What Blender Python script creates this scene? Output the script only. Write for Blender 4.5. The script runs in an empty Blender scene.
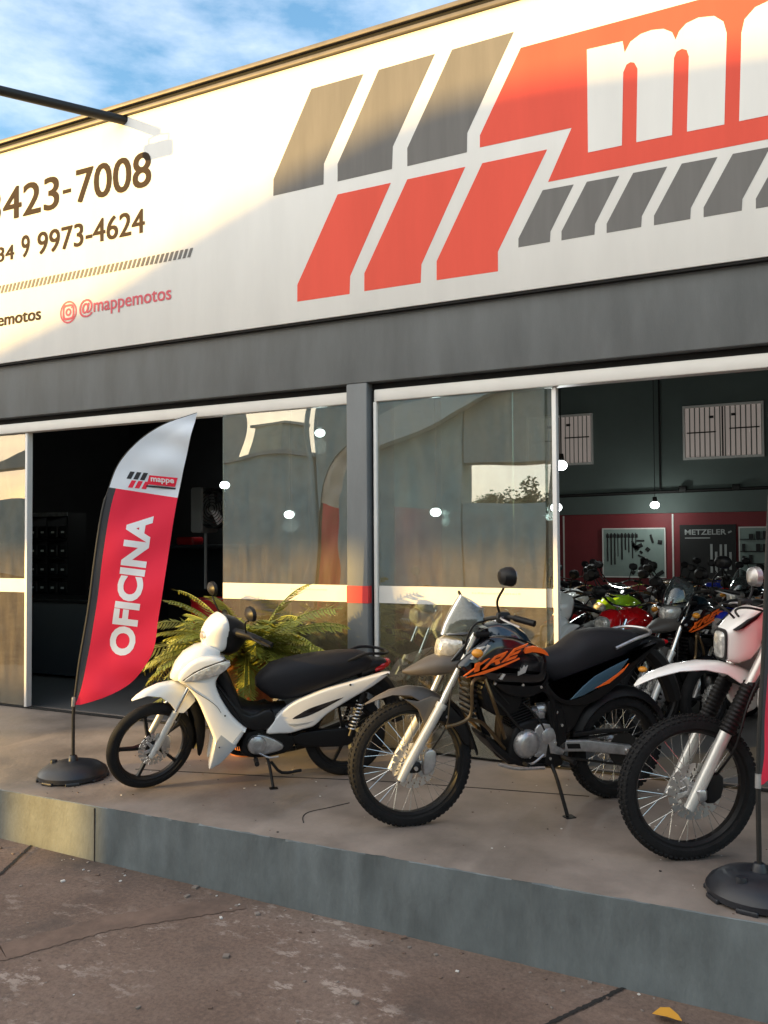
import bpy, bmesh, math, random
from mathutils import Vector, Matrix, noise

random.seed(7)
R = math.radians
SC = bpy.context.scene
COL = SC.collection

# ------------------------------------------------------------------ camera, sky, sun, exposure
cam = bpy.data.objects.new('camera', bpy.data.cameras.new('camera'))
COL.objects.link(cam)
SC.camera = cam
YAW, PITCH, ROLL = R(26.1195), R(1.5), 0.006
fw = Vector((-math.sin(YAW) * math.cos(PITCH), math.cos(YAW) * math.cos(PITCH), math.sin(PITCH)))
rt = fw.cross(Vector((0, 0, 1))).normalized()
up = rt.cross(fw)
up2 = up * math.cos(ROLL) + rt * math.sin(ROLL)
rt2 = rt * math.cos(ROLL) - up * math.sin(ROLL)
cam.matrix_world = Matrix.Translation((0, 0, 1.58)) @ Matrix((rt2, up2, -fw)).transposed().to_4x4()
cam.data.sensor_fit = 'AUTO'
cam.data.sensor_width = 36
cam.data.lens = 850 * 36 / 1024
cam.data.shift_y = 7.34 / 1024
cam.data.clip_start = 0.05
cam.data.clip_end = 2000

SUN_DIR = Vector((-0.95, -1.0, 0.150)).normalized()      # towards the sun
SUN_EL = math.asin(SUN_DIR.z)
SUN_AZ = math.atan2(SUN_DIR.x, SUN_DIR.y)               # clockwise from +Y

world = bpy.data.worlds.new('World')
SC.world = world
world.use_nodes = True
nt = world.node_tree
bg = nt.nodes['Background']
sky = nt.nodes.new('ShaderNodeTexSky')
sky.sky_type = 'NISHITA'
sky.sun_disc = False
sky.sun_elevation = SUN_EL
sky.sun_rotation = SUN_AZ
sky.air_density = 1.0
sky.dust_density = 1.2
sky.ozone_density = 1.5
tc = nt.nodes.new('ShaderNodeTexCoord')
mp = nt.nodes.new('ShaderNodeMapping')
mp.inputs['Scale'].default_value = (1, 1, 2.6)
mp.inputs['Location'].default_value = (0.35, 0.1, 0.2)
nz = nt.nodes.new('ShaderNodeTexNoise')
nz.inputs['Scale'].default_value = 7.0
nz.inputs['Detail'].default_value = 9
nz.inputs['Roughness'].default_value = 0.58
rmp = nt.nodes.new('ShaderNodeValToRGB')
rmp.color_ramp.elements[0].position = 0.38
rmp.color_ramp.elements[0].color = (0, 0, 0, 1)
rmp.color_ramp.elements[1].position = 0.88
rmp.color_ramp.elements[1].color = (0.75, 0.75, 0.75, 1)
mixc = nt.nodes.new('ShaderNodeMix')
mixc.data_type = 'RGBA'
mixc.inputs[7].default_value = (3.6, 3.75, 4.15, 1)
hs = nt.nodes.new('ShaderNodeHueSaturation')
hs.inputs['Saturation'].default_value = 1.22
hs.inputs['Value'].default_value = 1.4
lk = nt.links.new
lk(tc.outputs['Generated'], mp.inputs['Vector'])
lk(mp.outputs['Vector'], nz.inputs['Vector'])
lk(nz.outputs['Fac'], rmp.inputs['Fac'])
lk(rmp.outputs['Color'], mixc.inputs[0])
lk(sky.outputs['Color'], hs.inputs['Color'])
# hazy, paler sky round the low sun
nrm_ = nt.nodes.new('ShaderNodeVectorMath')
nrm_.operation = 'NORMALIZE'
dot_ = nt.nodes.new('ShaderNodeVectorMath')
dot_.operation = 'DOT_PRODUCT'
dot_.inputs[1].default_value = SUN_DIR
mr_ = nt.nodes.new('ShaderNodeMapRange')
mr_.inputs['From Min'].default_value = 0.12
mr_.inputs['From Max'].default_value = 0.75
mr_.inputs['To Min'].default_value = 0.0
mr_.inputs['To Max'].default_value = 0.86
hz = nt.nodes.new('ShaderNodeMix')
hz.data_type = 'RGBA'
hz.inputs[7].default_value = (7.8, 7.25, 6.3, 1)
lk(tc.outputs['Generated'], nrm_.inputs[0])
lk(nrm_.outputs['Vector'], dot_.inputs[0])
lk(dot_.outputs['Value'], mr_.inputs['Value'])
lk(mr_.outputs['Result'], hz.inputs[0])
lk(hs.outputs['Color'], hz.inputs[6])
lk(hz.outputs[2], mixc.inputs[6])
lk(mixc.outputs[2], bg.inputs['Color'])
bg.inputs['Strength'].default_value = 0.15

sun = bpy.data.objects.new('sun', bpy.data.lights.new('sun', 'SUN'))
COL.objects.link(sun)
sun.data.energy = 3.3
sun.data.angle = R(0.53)
sun.data.color = (1.0, 0.62, 0.17)
sun.rotation_euler = SUN_DIR.to_track_quat('Z', 'Y').to_euler()
sun.location = (-30, -30, 12)

SC.view_settings.view_transform = 'Standard'
SC.view_settings.look = 'None'
SC.view_settings.gamma = 1
SC.view_settings.use_curve_mapping = False
SC.view_settings.exposure = 1.48
SC.cycles.max_bounces = 10
SC.cycles.transparent_max_bounces = 16
SC.cycles.sample_clamp_indirect = 6
SC.cycles.use_denoising = True


# ------------------------------------------------------------------ materials
def mat(name, col, rough=0.5, metal=0.0, var=0.0, vscale=6.0, bump=0.0, bscale=40.0, coat=0.0, rvar=0.0,
        col2=None, emit=None, estr=0.0, spec=0.5, dust=0.0, stretch=None):
    m = bpy.data.materials.new(name)
    m.use_nodes = True
    t = m.node_tree
    b = t.nodes['Principled BSDF']
    b.inputs['Base Color'].default_value = (*col, 1)
    b.inputs['Roughness'].default_value = rough
    b.inputs['Metallic'].default_value = metal
    b.inputs['Coat Weight'].default_value = coat
    b.inputs['Coat Roughness'].default_value = 0.08
    b.inputs['Specular IOR Level'].default_value = spec
    if emit:
        b.inputs['Emission Color'].default_value = (*emit, 1)
        b.inputs['Emission Strength'].default_value = estr
    if var or bump or rvar or dust:
        g = t.nodes.new('ShaderNodeNewGeometry')
        mpn = t.nodes.new('ShaderNodeMapping')
        if stretch:
            mpn.inputs['Scale'].default_value = stretch
        t.links.new(g.outputs['Position'], mpn.inputs['Vector'])
        P = mpn.outputs['Vector']
        if var or rvar:
            n = t.nodes.new('ShaderNodeTexNoise')
            n.inputs['Scale'].default_value = vscale
            n.inputs['Detail'].default_value = 7
            n.inputs['Roughness'].default_value = 0.62
            t.links.new(P, n.inputs['Vector'])
            r = t.nodes.new('ShaderNodeValToRGB')
            c2 = col2 or tuple(max(0, c * (1 - var)) for c in col)
            c3 = tuple(min(1, c * (1 + var * .5)) for c in col)
            r.color_ramp.elements[0].position = 0.32
            r.color_ramp.elements[0].color = (*c2, 1)
            r.color_ramp.elements[1].position = 0.68
            r.color_ramp.elements[1].color = (*c3, 1)
            t.links.new(n.outputs['Fac'], r.inputs['Fac'])
            if var:
                t.links.new(r.outputs['Color'], b.inputs['Base Color'])
            if rvar:
                mr = t.nodes.new('ShaderNodeMapRange')
                mr.inputs['From Min'].default_value = 0.3
                mr.inputs['From Max'].default_value = 0.7
                mr.inputs['To Min'].default_value = max(0.02, rough - rvar)
                mr.inputs['To Max'].default_value = min(1, rough + rvar)
                t.links.new(n.outputs['Fac'], mr.inputs['Value'])
                t.links.new(mr.outputs['Result'], b.inputs['Roughness'])
        if bump:
            n2 = t.nodes.new('ShaderNodeTexNoise')
            n2.inputs['Scale'].default_value = bscale
            n2.inputs['Detail'].default_value = 5
            t.links.new(P, n2.inputs['Vector'])
            bp = t.nodes.new('ShaderNodeBump')
            bp.inputs['Strength'].default_value = bump
            bp.inputs['Distance'].default_value = 0.01
            t.links.new(n2.outputs['Fac'], bp.inputs['Height'])
            t.links.new(bp.outputs['Normal'], b.inputs['Normal'])
    return m


def glass_mat(name, tint, refl, dust_amt, dust_col=(0.5, 0.47, 0.40), wob=0.0):
    m = bpy.data.materials.new(name)
    m.use_nodes = True
    t = m.node_tree
    for n in list(t.nodes):
        t.nodes.remove(n)
    o = t.nodes.new('ShaderNodeOutputMaterial')
    tr = t.nodes.new('ShaderNodeBsdfTransparent')
    tr.inputs['Color'].default_value = (*tint, 1)
    gl = t.nodes.new('ShaderNodeBsdfGlossy')
    gl.inputs['Roughness'].default_value = 0.0
    df = t.nodes.new('ShaderNodeBsdfDiffuse')
    df.inputs['Color'].default_value = (*dust_col, 1)
    lw = t.nodes.new('ShaderNodeFresnel')
    lw.inputs['IOR'].default_value = 1.5
    ad = t.nodes.new('ShaderNodeMath')
    ad.operation = 'ADD'
    ad.inputs[1].default_value = refl
    m1 = t.nodes.new('ShaderNodeMixShader')
    m2 = t.nodes.new('ShaderNodeMixShader')
    g = t.nodes.new('ShaderNodeNewGeometry')
    n = t.nodes.new('ShaderNodeTexNoise')
    mpn = t.nodes.new('ShaderNodeMapping')
    mpn.inputs['Scale'].default_value = (6, 6, 1.1)
    n.inputs['Scale'].default_value = 2.2
    n.inputs['Detail'].default_value = 6
    mr = t.nodes.new('ShaderNodeMapRange')
    mr.inputs['From Min'].default_value = 0.3
    mr.inputs['From Max'].default_value = 0.75
    mr.inputs['To Min'].default_value = dust_amt * 0.6
    mr.inputs['To Max'].default_value = dust_amt * 1.5
    L = t.links.new
    L(g.outputs['Position'], mpn.inputs['Vector'])
    L(mpn.outputs['Vector'], n.inputs['Vector'])
    L(n.outputs['Fac'], mr.inputs['Value'])
    L(lw.outputs['Fac'], ad.inputs[0])
    L(ad.outputs[0], m1.inputs[0])
    L(tr.outputs[0], m1.inputs[1])
    L(gl.outputs[0], m1.inputs[2])
    L(mr.outputs['Result'], m2.inputs[0])
    L(m1.outputs[0], m2.inputs[1])
    L(df.outputs[0], m2.inputs[2])
    L(m2.outputs[0], o.inputs['Surface'])
    if wob:
        n3 = t.nodes.new('ShaderNodeTexNoise')
        n3.inputs['Scale'].default_value = 0.9
        n3.inputs['Detail'].default_value = 1
        bp = t.nodes.new('ShaderNodeBump')
        bp.inputs['Strength'].default_value = 1
        bp.inputs['Distance'].default_value = wob
        L(g.outputs['Position'], n3.inputs['Vector'])
        L(n3.outputs['Fac'], bp.inputs['Height'])
        L(bp.outputs['Normal'], gl.inputs['Normal'])
    return m


M = {}
M['paint_grey'] = mat('grey_wall_paint', (0.165, 0.178, 0.185), 0.55, var=0.20, stretch=(2.2, 2.2, .5), vscale=2.0, bump=0.12, bscale=60, rvar=.1)
M['kerb_paint'] = mat('blue_grey_floor_paint', (0.128, 0.150, 0.158), 0.6, var=0.36, vscale=3.0, bump=0.3, bscale=45, stretch=(1.6, 1.6, .7))
M['sign_white'] = mat('sign_vinyl_white', (0.84, 0.835, 0.81), 0.6, spec=.1, var=0.05, vscale=1.3, bump=0.04, bscale=5, stretch=(3, 1, .5))
M['sign_red'] = mat('sign_vinyl_red', (0.82, 0.115, 0.080), 0.6, spec=.1, var=0.07, vscale=1.3, stretch=(3, 1, .4))
M['sign_grey'] = mat('sign_vinyl_grey', (0.19, 0.185, 0.18), 0.6, spec=.1, var=0.13, vscale=3, stretch=(3, 1, .3))
M['sign_text'] = mat('sign_vinyl_brown', (0.062, 0.046, 0.034), 0.8, spec=.05)
M['sign_pink'] = mat('sign_vinyl_pink', (0.68, 0.12, 0.15), 0.6, spec=.3)
M['cap_tan'] = mat('parapet_sheet_metal', (0.17, 0.15, 0.125), 0.5, 0.2, var=.2, vscale=5)
M['black_gap'] = mat('black_rubber_seal', (0.008, 0.008, 0.008), 0.8)
M['alu_white'] = mat('white_aluminium', (0.80, 0.78, 0.74), 0.4, 0.0, var=.06, vscale=3)
M['band_white'] = mat('white_film', (0.70, 0.69, 0.66), 0.5, var=.08, vscale=4)
M['band_red'] = mat('red_film', (0.62, 0.035, 0.04), 0.5)
M['band_ink'] = mat('faded_ink', (0.55, 0.53, 0.50), 0.6)
M['glass'] = glass_mat('tinted_glass', (0.74, 0.82, 0.80), 0.20, 0.105, (0.62, 0.50, 0.32), wob=0.010)
M['glass_clear'] = glass_mat('smoke_plastic', (0.62, 0.68, 0.70), 0.05, 0.10, (0.35, 0.4, 0.42))
M['in_dark'] = mat('workshop_wall', (0.022, 0.023, 0.025), 0.8, var=.3, vscale=2)
M['in_green'] = mat('green_grey_wall', (0.130, 0.165, 0.152), 0.75, var=.12, vscale=1.4)
M['in_red'] = mat('red_dado_paint', (0.22, 0.022, 0.028), 0.6, var=.15, vscale=2)
M['in_ceil'] = mat('dark_ceiling', (0.035, 0.034, 0.034), 0.8)
M['in_floor'] = mat('shop_floor_tiles', (0.13, 0.13, 0.13), 0.3, var=.2, vscale=1.5)
M['slat_win'] = mat('frosted_louvre', (0.50, 0.46, 0.44), 0.4, emit=(1.0, 0.83, 0.74), estr=0.05)
M['bulb'] = mat('lamp_bulb', (0.9, 0.9, 0.9), 0.4, emit=(0.92, 1.0, 0.97), estr=5)
M['rubber'] = mat('tyre_rubber', (0.010, 0.010, 0.011), 0.8, spec=.25, var=.35, vscale=18, bump=.3, bscale=90)
M['rubber_dusty'] = mat('dusty_tyre_rubber', (0.035, 0.031, 0.028), 0.8, var=.35, vscale=15, bump=.3, bscale=80)
M['black_plastic'] = mat('black_plastic', (0.007, 0.007, 0.008), 0.45, spec=.3, var=.25, vscale=12, rvar=.1)
M['black_gloss'] = mat('black_gloss_paint', (0.006, 0.006, 0.008), 0.14, coat=.8)
M['navy_gloss'] = mat('dark_blue_metallic', (0.018, 0.040, 0.062), 0.16, .35, coat=.9)
M['frame_black'] = mat('black_frame_steel', (0.007, 0.007, 0.008), 0.5, .2, spec=.3)
M['alu'] = mat('cast_aluminium', (0.50, 0.50, 0.51), 0.36, .8, var=.3, vscale=20, bump=.1)
M['alu_bright'] = mat('polished_aluminium', (0.72, 0.71, 0.68), 0.24, .9, var=.1, vscale=20)
M['alu_paint'] = mat('silver_paint', (0.60, 0.60, 0.58), 0.3, .45, var=.08, vscale=20)
M['chrome'] = mat('chrome', (0.75, 0.75, 0.75), 0.1, 1)
M['disc'] = mat('disc_steel', (0.55, 0.54, 0.52), 0.3, .85)
M['gold'] = mat('brownish_steel', (0.17, 0.115, 0.06), 0.34, .8)
M['white_plastic'] = mat('white_body_plastic', (0.78, 0.78, 0.76), 0.22, coat=.6, var=.03, vscale=5)
M['pearl'] = mat('pearl_white_body', (0.72, 0.73, 0.73), 0.2, .1, coat=.8)
M['silver_plastic'] = mat('silver_grey_trim', (0.40, 0.43, 0.46), 0.3, .3, coat=.4)
M['seat'] = mat('seat_vinyl', (0.009, 0.009, 0.012), 0.6, spec=.3, bump=.2, bscale=220)
M['fender_grey'] = mat('grey_brown_fender_plastic', (0.085, 0.076, 0.070), 0.42, var=.15, vscale=10)
M['orange'] = mat('orange_decal', (0.95, 0.15, 0.016), 0.35)
M['stripe_blue'] = mat('blue_grey_panel', (0.06, 0.13, 0.19), 0.3, .3, coat=.4)
M['lens'] = mat('clear_headlamp_lens', (0.62, 0.62, 0.60), 0.12, .5, var=.4, vscale=30, bump=.4, bscale=60)
M['amber'] = mat('amber_lens', (0.75, 0.30, 0.03), 0.2)
M['lens_red'] = mat('red_lens', (0.45, 0.008, 0.012), 0.15, coat=.5)
M['mirror'] = mat('mirror_glass', (0.8, 0.8, 0.8), 0.03, 1)
M['flag_red'] = mat('flag_cloth_red', (0.90, 0.020, 0.060), 0.75, bump=.1, bscale=300)
M['flag_white'] = mat('flag_cloth_white', (0.80, 0.83, 0.88), 0.75, bump=.1, bscale=300)
M['flag_sleeve'] = mat('flag_sleeve_cloth', (0.045, 0.045, 0.050), 0.8)
M['flag_ink'] = mat('flag_print_white', (0.85, 0.85, 0.87), 0.75)
M['flag_black'] = mat('flag_print_black', (0.03, 0.03, 0.035), 0.75)
M['base_blk'] = mat('black_moulded_plastic', (0.016, 0.018, 0.024), 0.42, var=.2, vscale=9, rvar=.1)
M['terracotta'] = mat('terracotta', (0.42, 0.14, 0.055), 0.75, var=.45, vscale=9, bump=.3, bscale=50)
M['trunk'] = mat('palm_trunk', (0.20, 0.10, 0.045), 0.9, var=.5, vscale=25, bump=.8, bscale=40)
M['leaf'] = mat('palm_leaf', (0.30, 0.315, 0.045), 0.5, var=.5, vscale=5)
M['leaf_dry'] = mat('dry_palm_leaf', (0.50, 0.20, 0.03), 0.7, var=.4, vscale=8)
M['leaf_tree'] = mat('tree_leaf', (0.05, 0.075, 0.02), 0.6, var=.4, vscale=3)
M['bark'] = mat('bark', (0.12, 0.08, 0.055), 0.9, var=.4, vscale=8)
M['steel_dark'] = mat('dark_steel_tube', (0.015, 0.014, 0.013), 0.5, .2)
M['board'] = mat('pale_green_board', (0.28, 0.36, 0.33), 0.6, var=.1)
M['board_blk'] = mat('black_board', (0.012, 0.012, 0.012), 0.6)
M['ink_pale'] = mat('pale_ink', (0.42, 0.44, 0.43), 0.6)
M['wood_dark'] = mat('dark_counter_laminate', (0.016, 0.020, 0.028), 0.45)
M['red_plastic'] = mat('red_plastic', (0.42, 0.01, 0.015), 0.35)
M['tank_red'] = mat('red_tank_paint', (0.55, 0.006, 0.010), 0.15, coat=.9)
M['tank_blue'] = mat('blue_tank_paint', (0.02, 0.04, 0.42), 0.15, coat=.9)
M['tank_gold'] = mat('beige_tank_paint', (0.36, 0.24, 0.12), 0.2, .4, coat=.9)
M['tank_green'] = mat('lime_tank_paint', (0.30, 0.55, 0.02), 0.2, coat=.9)
M['tank_orange'] = mat('orange_tank_paint', (0.80, 0.14, 0.01), 0.2, coat=.9)
M['build_a'] = mat('plaster_ochre', (0.45, 0.40, 0.32), 0.85, var=.2, vscale=1.5)
M['build_b'] = mat('plaster_grey', (0.46, 0.53, 0.53), 0.85, var=.2, vscale=1.5)
M['roof_metal'] = mat('corrugated_roof', (0.42, 0.42, 0.42), 0.5, .3, var=.15)
M['leaf_yellow'] = mat('fallen_leaf', (0.62, 0.30, 0.03), 0.7)


# ------------------------------------------------------------------ mesh builder
def catmull(pts, n=6, closed=False):
    out = []
    N = len(pts)
    P = [Vector(p) for p in pts]
    segs = N if closed else N - 1
    for i in range(segs):
        if closed:
            a, b, c, d = P[(i - 1) % N], P[i], P[(i + 1) % N], P[(i + 2) % N]
        else:
            b, c = P[i], P[i + 1]
            a = P[i - 1] if i else b * 2 - c
            d = P[i + 2] if i + 2 < N else c * 2 - b
        for k in range(n):
            t = k / n
            out.append(0.5 * ((2 * b) + (c - a) * t + (2 * a - 5 * b + 4 * c - d) * t * t + (3 * b - a - 3 * c + d) * t ** 3))
    if not closed:
        out.append(P[-1])
    return out


def poly_area(o):
    return 0.5 * sum(o[i][0] * o[(i + 1) % len(o)][1] - o[(i + 1) % len(o)][0] * o[i][1] for i in range(len(o)))


def inset(o, d):
    n = len(o)
    s = 1 if poly_area(o) > 0 else -1
    r = []
    for i in range(n):
        p, q, t = Vector(o[i - 1]).to_2d(), Vector(o[i]).to_2d(), Vector(o[(i + 1) % n]).to_2d()
        e1, e2 = (q - p), (t - q)
        if e1.length < 1e-7 or e2.length < 1e-7:
            r.append(q)
            continue
        e1.normalize()
        e2.normalize()
        n1, n2 = Vector((-e1.y, e1.x)) * s, Vector((-e2.y, e2.x)) * s
        m = n1 + n2
        if m.length < 1e-4:
            m = n1
        m.normalize()
        r.append(q + m * min(d / max(0.35, m.dot(n1)), d * 2))
    return r


class MB:
    def __init__(self, mats=None):
        self.bm = bmesh.new()
        self.mats = []
        self.mi = 0
        self.xf = None
        if mats:
            self.use(mats)

    def use(self, m):
        if m not in self.mats:
            self.mats.append(m)
        self.mi = self.mats.index(m)
        return self

    def v(self, p):
        return self.bm.verts.new(p)

    def f(self, vs):
        try:
            fc = self.bm.faces.new(vs)
            fc.material_index = self.mi
            fc.smooth = True
            return fc
        except ValueError:
            return None

    def rings(self, rings, closed=True, cap0=True, cap1=True):
        rv = [[self.v(p) for p in r] for r in rings]
        n = len(rv[0])
        for a, b in zip(rv[:-1], rv[1:]):
            for i in range(n if closed else n - 1):
                j = (i + 1) % n
                self.f((a[i], a[j], b[j], b[i]))
        if cap0:
            self.f(list(reversed(rv[0])))
        if cap1:
            self.f(rv[-1])
        return rv

    def box(self, x0, x1, y0, y1, z0, z1, b=0.0):
        x0, x1 = min(x0, x1), max(x0, x1)
        y0, y1 = min(y0, y1), max(y0, y1)
        z0, z1 = min(z0, z1), max(z0, z1)
        b = min(b, (x1 - x0) * .45, (y1 - y0) * .45, (z1 - z0) * .45)
        if b <= 0:
            vs = [self.v((x, y, z)) for z in (z0, z1) for x, y in ((x0, y0), (x1, y0), (x1, y1), (x0, y1))]
            for q in ((3, 2, 1, 0), (4, 5, 6, 7), (0, 1, 5, 4), (1, 2, 6, 5), (2, 3, 7, 6), (3, 0, 4, 7)):
                self.f([vs[i] for i in q])
            return
        def ring(z, i):
            return [(x0 + i + b, y0 + i, z), (x1 - i - b, y0 + i, z), (x1 - i, y0 + i + b, z), (x1 - i, y1 - i - b, z),
                    (x1 - i - b, y1 - i, z), (x0 + i + b, y1 - i, z), (x0 + i, y1 - i - b, z), (x0 + i, y0 + i + b, z)]
        bb = b * .98
        self.rings([ring(z0, bb * .7), ring(z0 + b, 0), ring(z1 - b, 0), ring(z1, bb * .7)])

    def obox(self, c, axes, half, b=0.004):
        """oriented box: axes are three unit vectors"""
        n0 = len(self.bm.verts)
        self.box(-half[0], half[0], -half[1], half[1], -half[2], half[2], b)
        self.bm.verts.ensure_lookup_table()
        A = [Vector(a) for a in axes]
        for i in range(n0, len(self.bm.verts)):
            p = self.bm.verts[i].co
            self.bm.verts[i].co = Vector(c) + A[0] * p.x + A[1] * p.y + A[2] * p.z

    def panel(self, outline, y0, y1, b=0.01, smooth=0, steps=3, dome=0.0, both=True):
        """(x,z) outline extruded along y from y0 to y1 with rounded rims; dome pushes the y1 face out with a second inset"""
        o = [Vector(p).to_2d() for p in outline]
        if smooth:
            o = [Vector((p.x, p.y)) for p in catmull([(q.x, q.y, 0) for q in o], smooth, True)]
        s = 1 if y1 > y0 else -1
        b = min(b, abs(y1 - y0) * .49)
        rg = []
        if both:
            for k in range(steps):
                a = math.pi / 2 * k / steps
                rg.append((b * (1 - math.sin(a)), y0 + s * b * (1 - math.cos(a))))
        rg.append((0, y0 + (s * b if both else 0)))
        for k in range(steps + 1):
            a = math.pi / 2 * k / steps
            rg.append((b * (1 - math.cos(a)), y1 - s * b + s * b * math.sin(a)))
        if dome:
            rg.append((b + dome * 1.5, y1 + s * dome * .6))
            rg.append((b + dome * 3.2, y1 + s * dome * .9))
        rings = []
        for ins, y in rg:
            q = inset(o, ins) if ins > 1e-6 else o
            rings.append([(p.x, y, p.y) for p in q])
        self.rings(rings)

    def tube(self, pts, r, n=10, smooth=0, cap=True):
        P = catmull(pts, smooth) if smooth else [Vector(p) for p in pts]
        rr = r if isinstance(r, (list, tuple)) else [r] * len(P)
        if len(rr) != len(P):
            src = rr
            rr = []
            for i in range(len(P)):
                t = i / (len(P) - 1) * (len(src) - 1)
                k = min(int(t), len(src) - 2)
                rr.append(src[k] + (src[k + 1] - src[k]) * (t - k))
        rings = []
        u = None
        for i, p in enumerate(P):
            d = (P[min(i + 1, len(P) - 1)] - P[max(i - 1, 0)])
            d.normalize()
            if u is None:
                u = d.cross(Vector((0.13, 0.37, 0.92)))
                if u.length < .1:
                    u = d.cross(Vector((1, 0, 0)))
            u = (u - d * u.dot(d)).normalized()
            w = d.cross(u)
            rings.append([p + (u * math.cos(2 * math.pi * k / n) + w * math.sin(2 * math.pi * k / n)) * rr[i] for k in range(n)])
        self.rings(rings, cap0=cap, cap1=cap)

    def cyl(self, a, b, r, n=16, r2=None):
        self.tube([a, b], [r, r2 if r2 is not None else r], n)

    def lathe(self, prof, c=(0, 0, 0), axis='y', n=48, closed_prof=False):
        """profile of (radius, along axis)"""
        c = Vector(c)
        rings = []
        for k in range(n):
            a = 2 * math.pi * k / n
            ca, sa = math.cos(a), math.sin(a)
            ring = []
            for r, h in prof:
                if axis == 'y':
                    ring.append(c + Vector((r * ca, h, r * sa)))
                elif axis == 'z':
                    ring.append(c + Vector((r * ca, r * sa, h)))
                else:
                    ring.append(c + Vector((h, r * ca, r * sa)))
            rings.append(ring)
        rv = [[self.v(p) for p in r] for r in rings]
        m = len(prof)
        for i in range(n):
            a, b = rv[i], rv[(i + 1) % n]
            for j in range(m if closed_prof else m - 1):
                k = (j + 1) % m
                self.f((a[j], a[k], b[k], b[j]))

    def body(self, st, n=20, cap=True):
        """lofted body: stations (x, zlo, zhi, halfwidth, exponent, y0)"""
        rings = []
        for s in st:
            x, zl, zh, w = s[:4]
            e = s[4] if len(s) > 4 else 2.4
            y0 = s[5] if len(s) > 5 else 0
            zc, h = (zl + zh) / 2, (zh - zl) / 2
            ring = []
            for k in range(n):
                a = 2 * math.pi * k / n
                ca, sa = math.cos(a), math.sin(a)
                ring.append((x, y0 + w * math.copysign(abs(ca) ** (2 / e), ca), zc + h * math.copysign(abs(sa) ** (2 / e), sa)))
            rings.append(ring)
        self.rings(rings, cap0=cap, cap1=cap)

    def sphere(self, c, r, sx=1, sy=1, sz=1, n=14, m=9):
        c = Vector(c)
        rings = []
        for i in range(1, m):
            t = math.pi * i / m
            rings.append([c + Vector((r * sx * math.sin(t) * math.cos(2 * math.pi * k / n), r * sy * math.sin(t) * math.sin(2 * math.pi * k / n), -r * sz * math.cos(t))) for k in range(n)])
        self.rings(rings)

    def text(self, body, x0, x1, z0, z1, y, facing=-1, bold=0.0, depth=0.002, xf=None, fat=0.0):
        if fat:
            for k, (dx, dz) in enumerate(((-1, -.5), (-1, .5), (0, 0), (1, -.5), (1, .5))):
                self.text(body, x0 + fat + dx * fat, x1 - fat + dx * fat, z0 + fat * .5 + dz * fat, z1 - fat * .5 + dz * fat, y - .00025 * k, bold=bold, xf=xf)
            return
        self._text(body, x0, x1, z0, z1, y, bold, xf)

    def _text(self, body, x0, x1, z0, z1, y, bold=0.0, xf=None):
        """lettering standing in the xz plane, filling the box; reads from -y"""
        cu = bpy.data.curves.new('t', 'FONT')
        cu.body = body
        cu.offset = bold
        cu.resolution_u = 4
        ob = bpy.data.objects.new('t', cu)
        COL.objects.link(ob)
        dg = bpy.context.evaluated_depsgraph_get()
        me = bpy.data.meshes.new_from_object(ob.evaluated_get(dg))
        bpy.data.objects.remove(ob)
        xs = [v.co.x for v in me.vertices]
        ys = [v.co.y for v in me.vertices]
        ax, bx, ay, by = min(xs), max(xs), min(ys), max(ys)
        tb = bmesh.new()
        tb.from_mesh(me)
        for v in tb.verts:
            v.co = Vector((x0 + (v.co.x - ax) / (bx - ax) * (x1 - x0), y, z0 + (v.co.y - ay) / (by - ay) * (z1 - z0)))
        if xf:
            bmesh.ops.triangulate(tb, faces=tb.faces[:])
            for _ in range(6):
                lg = [e for e in tb.edges if e.calc_length() > .022]
                if not lg:
                    break
                bmesh.ops.subdivide_edges(tb, edges=lg, cuts=1)
                bmesh.ops.triangulate(tb, faces=[f for f in tb.faces if len(f.verts) > 3])
        vm = {v: self.v(xf(v.co) if xf else v.co) for v in tb.verts}
        for pl in tb.faces:
            self.f([vm[q] for q in pl.verts])
        tb.free()
        bpy.data.meshes.remove(me)

    def build(self, name, parent=None, mats=None, sharp=35, xf=None, origin=None, shrink=True):
        if xf is not None:
            self.bm.transform(xf)
        if origin is not None:
            self.bm.transform(Matrix.Translation(-Vector(origin)))
        bmesh.ops.recalc_face_normals(self.bm, faces=self.bm.faces[:])
        me = bpy.data.meshes.new(name)
        self.bm.to_mesh(me)
        self.bm.free()
        for m in (mats or self.mats):
            me.materials.append(M[m] if isinstance(m, str) else m)
        me.set_sharp_from_angle(angle=R(sharp))
        o = bpy.data.objects.new(name, me)
        COL.objects.link(o)
        if parent is not None:
            o.parent = parent
        if origin is not None:
            o.location = origin
        return o


def tag(o, label, cat, group=None):
    o['label'] = label
    o['category'] = cat
    if group:
        o['group'] = group
    return o


def thing(name, label, cat, loc=(0, 0, 0), rz=0, group=None):
    o = bpy.data.objects.new(name, None)
    o.empty_display_size = .1
    COL.objects.link(o)
    o.location = loc
    o.rotation_euler = (0, 0, rz)
    return tag(o, label, cat, group)


def structure(o):
    o['kind'] = 'structure'
    return o


def kids(o):
    return [c for c in bpy.data.objects if c.parent == o]


def copy_tree(o, parent=None, swap=None, skip=()):
    c = o.copy()
    COL.objects.link(c)
    c.parent = parent
    if swap and c.type == 'MESH':
        for s in c.material_slots:
            if s.material and s.material.name in swap:
                m = swap[s.material.name]
                s.link = 'OBJECT'
                s.material = m
    for k in kids(o):
        if k.name.split('.')[0] in skip:
            continue
        copy_tree(k, c, swap, skip)
    return c


# ------------------------------------------------------------------ ground, raised pavement, floor
def gz(x):
    return -0.31 - 0.02 * (min(max(x, -14), 7) + 4.67)


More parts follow.
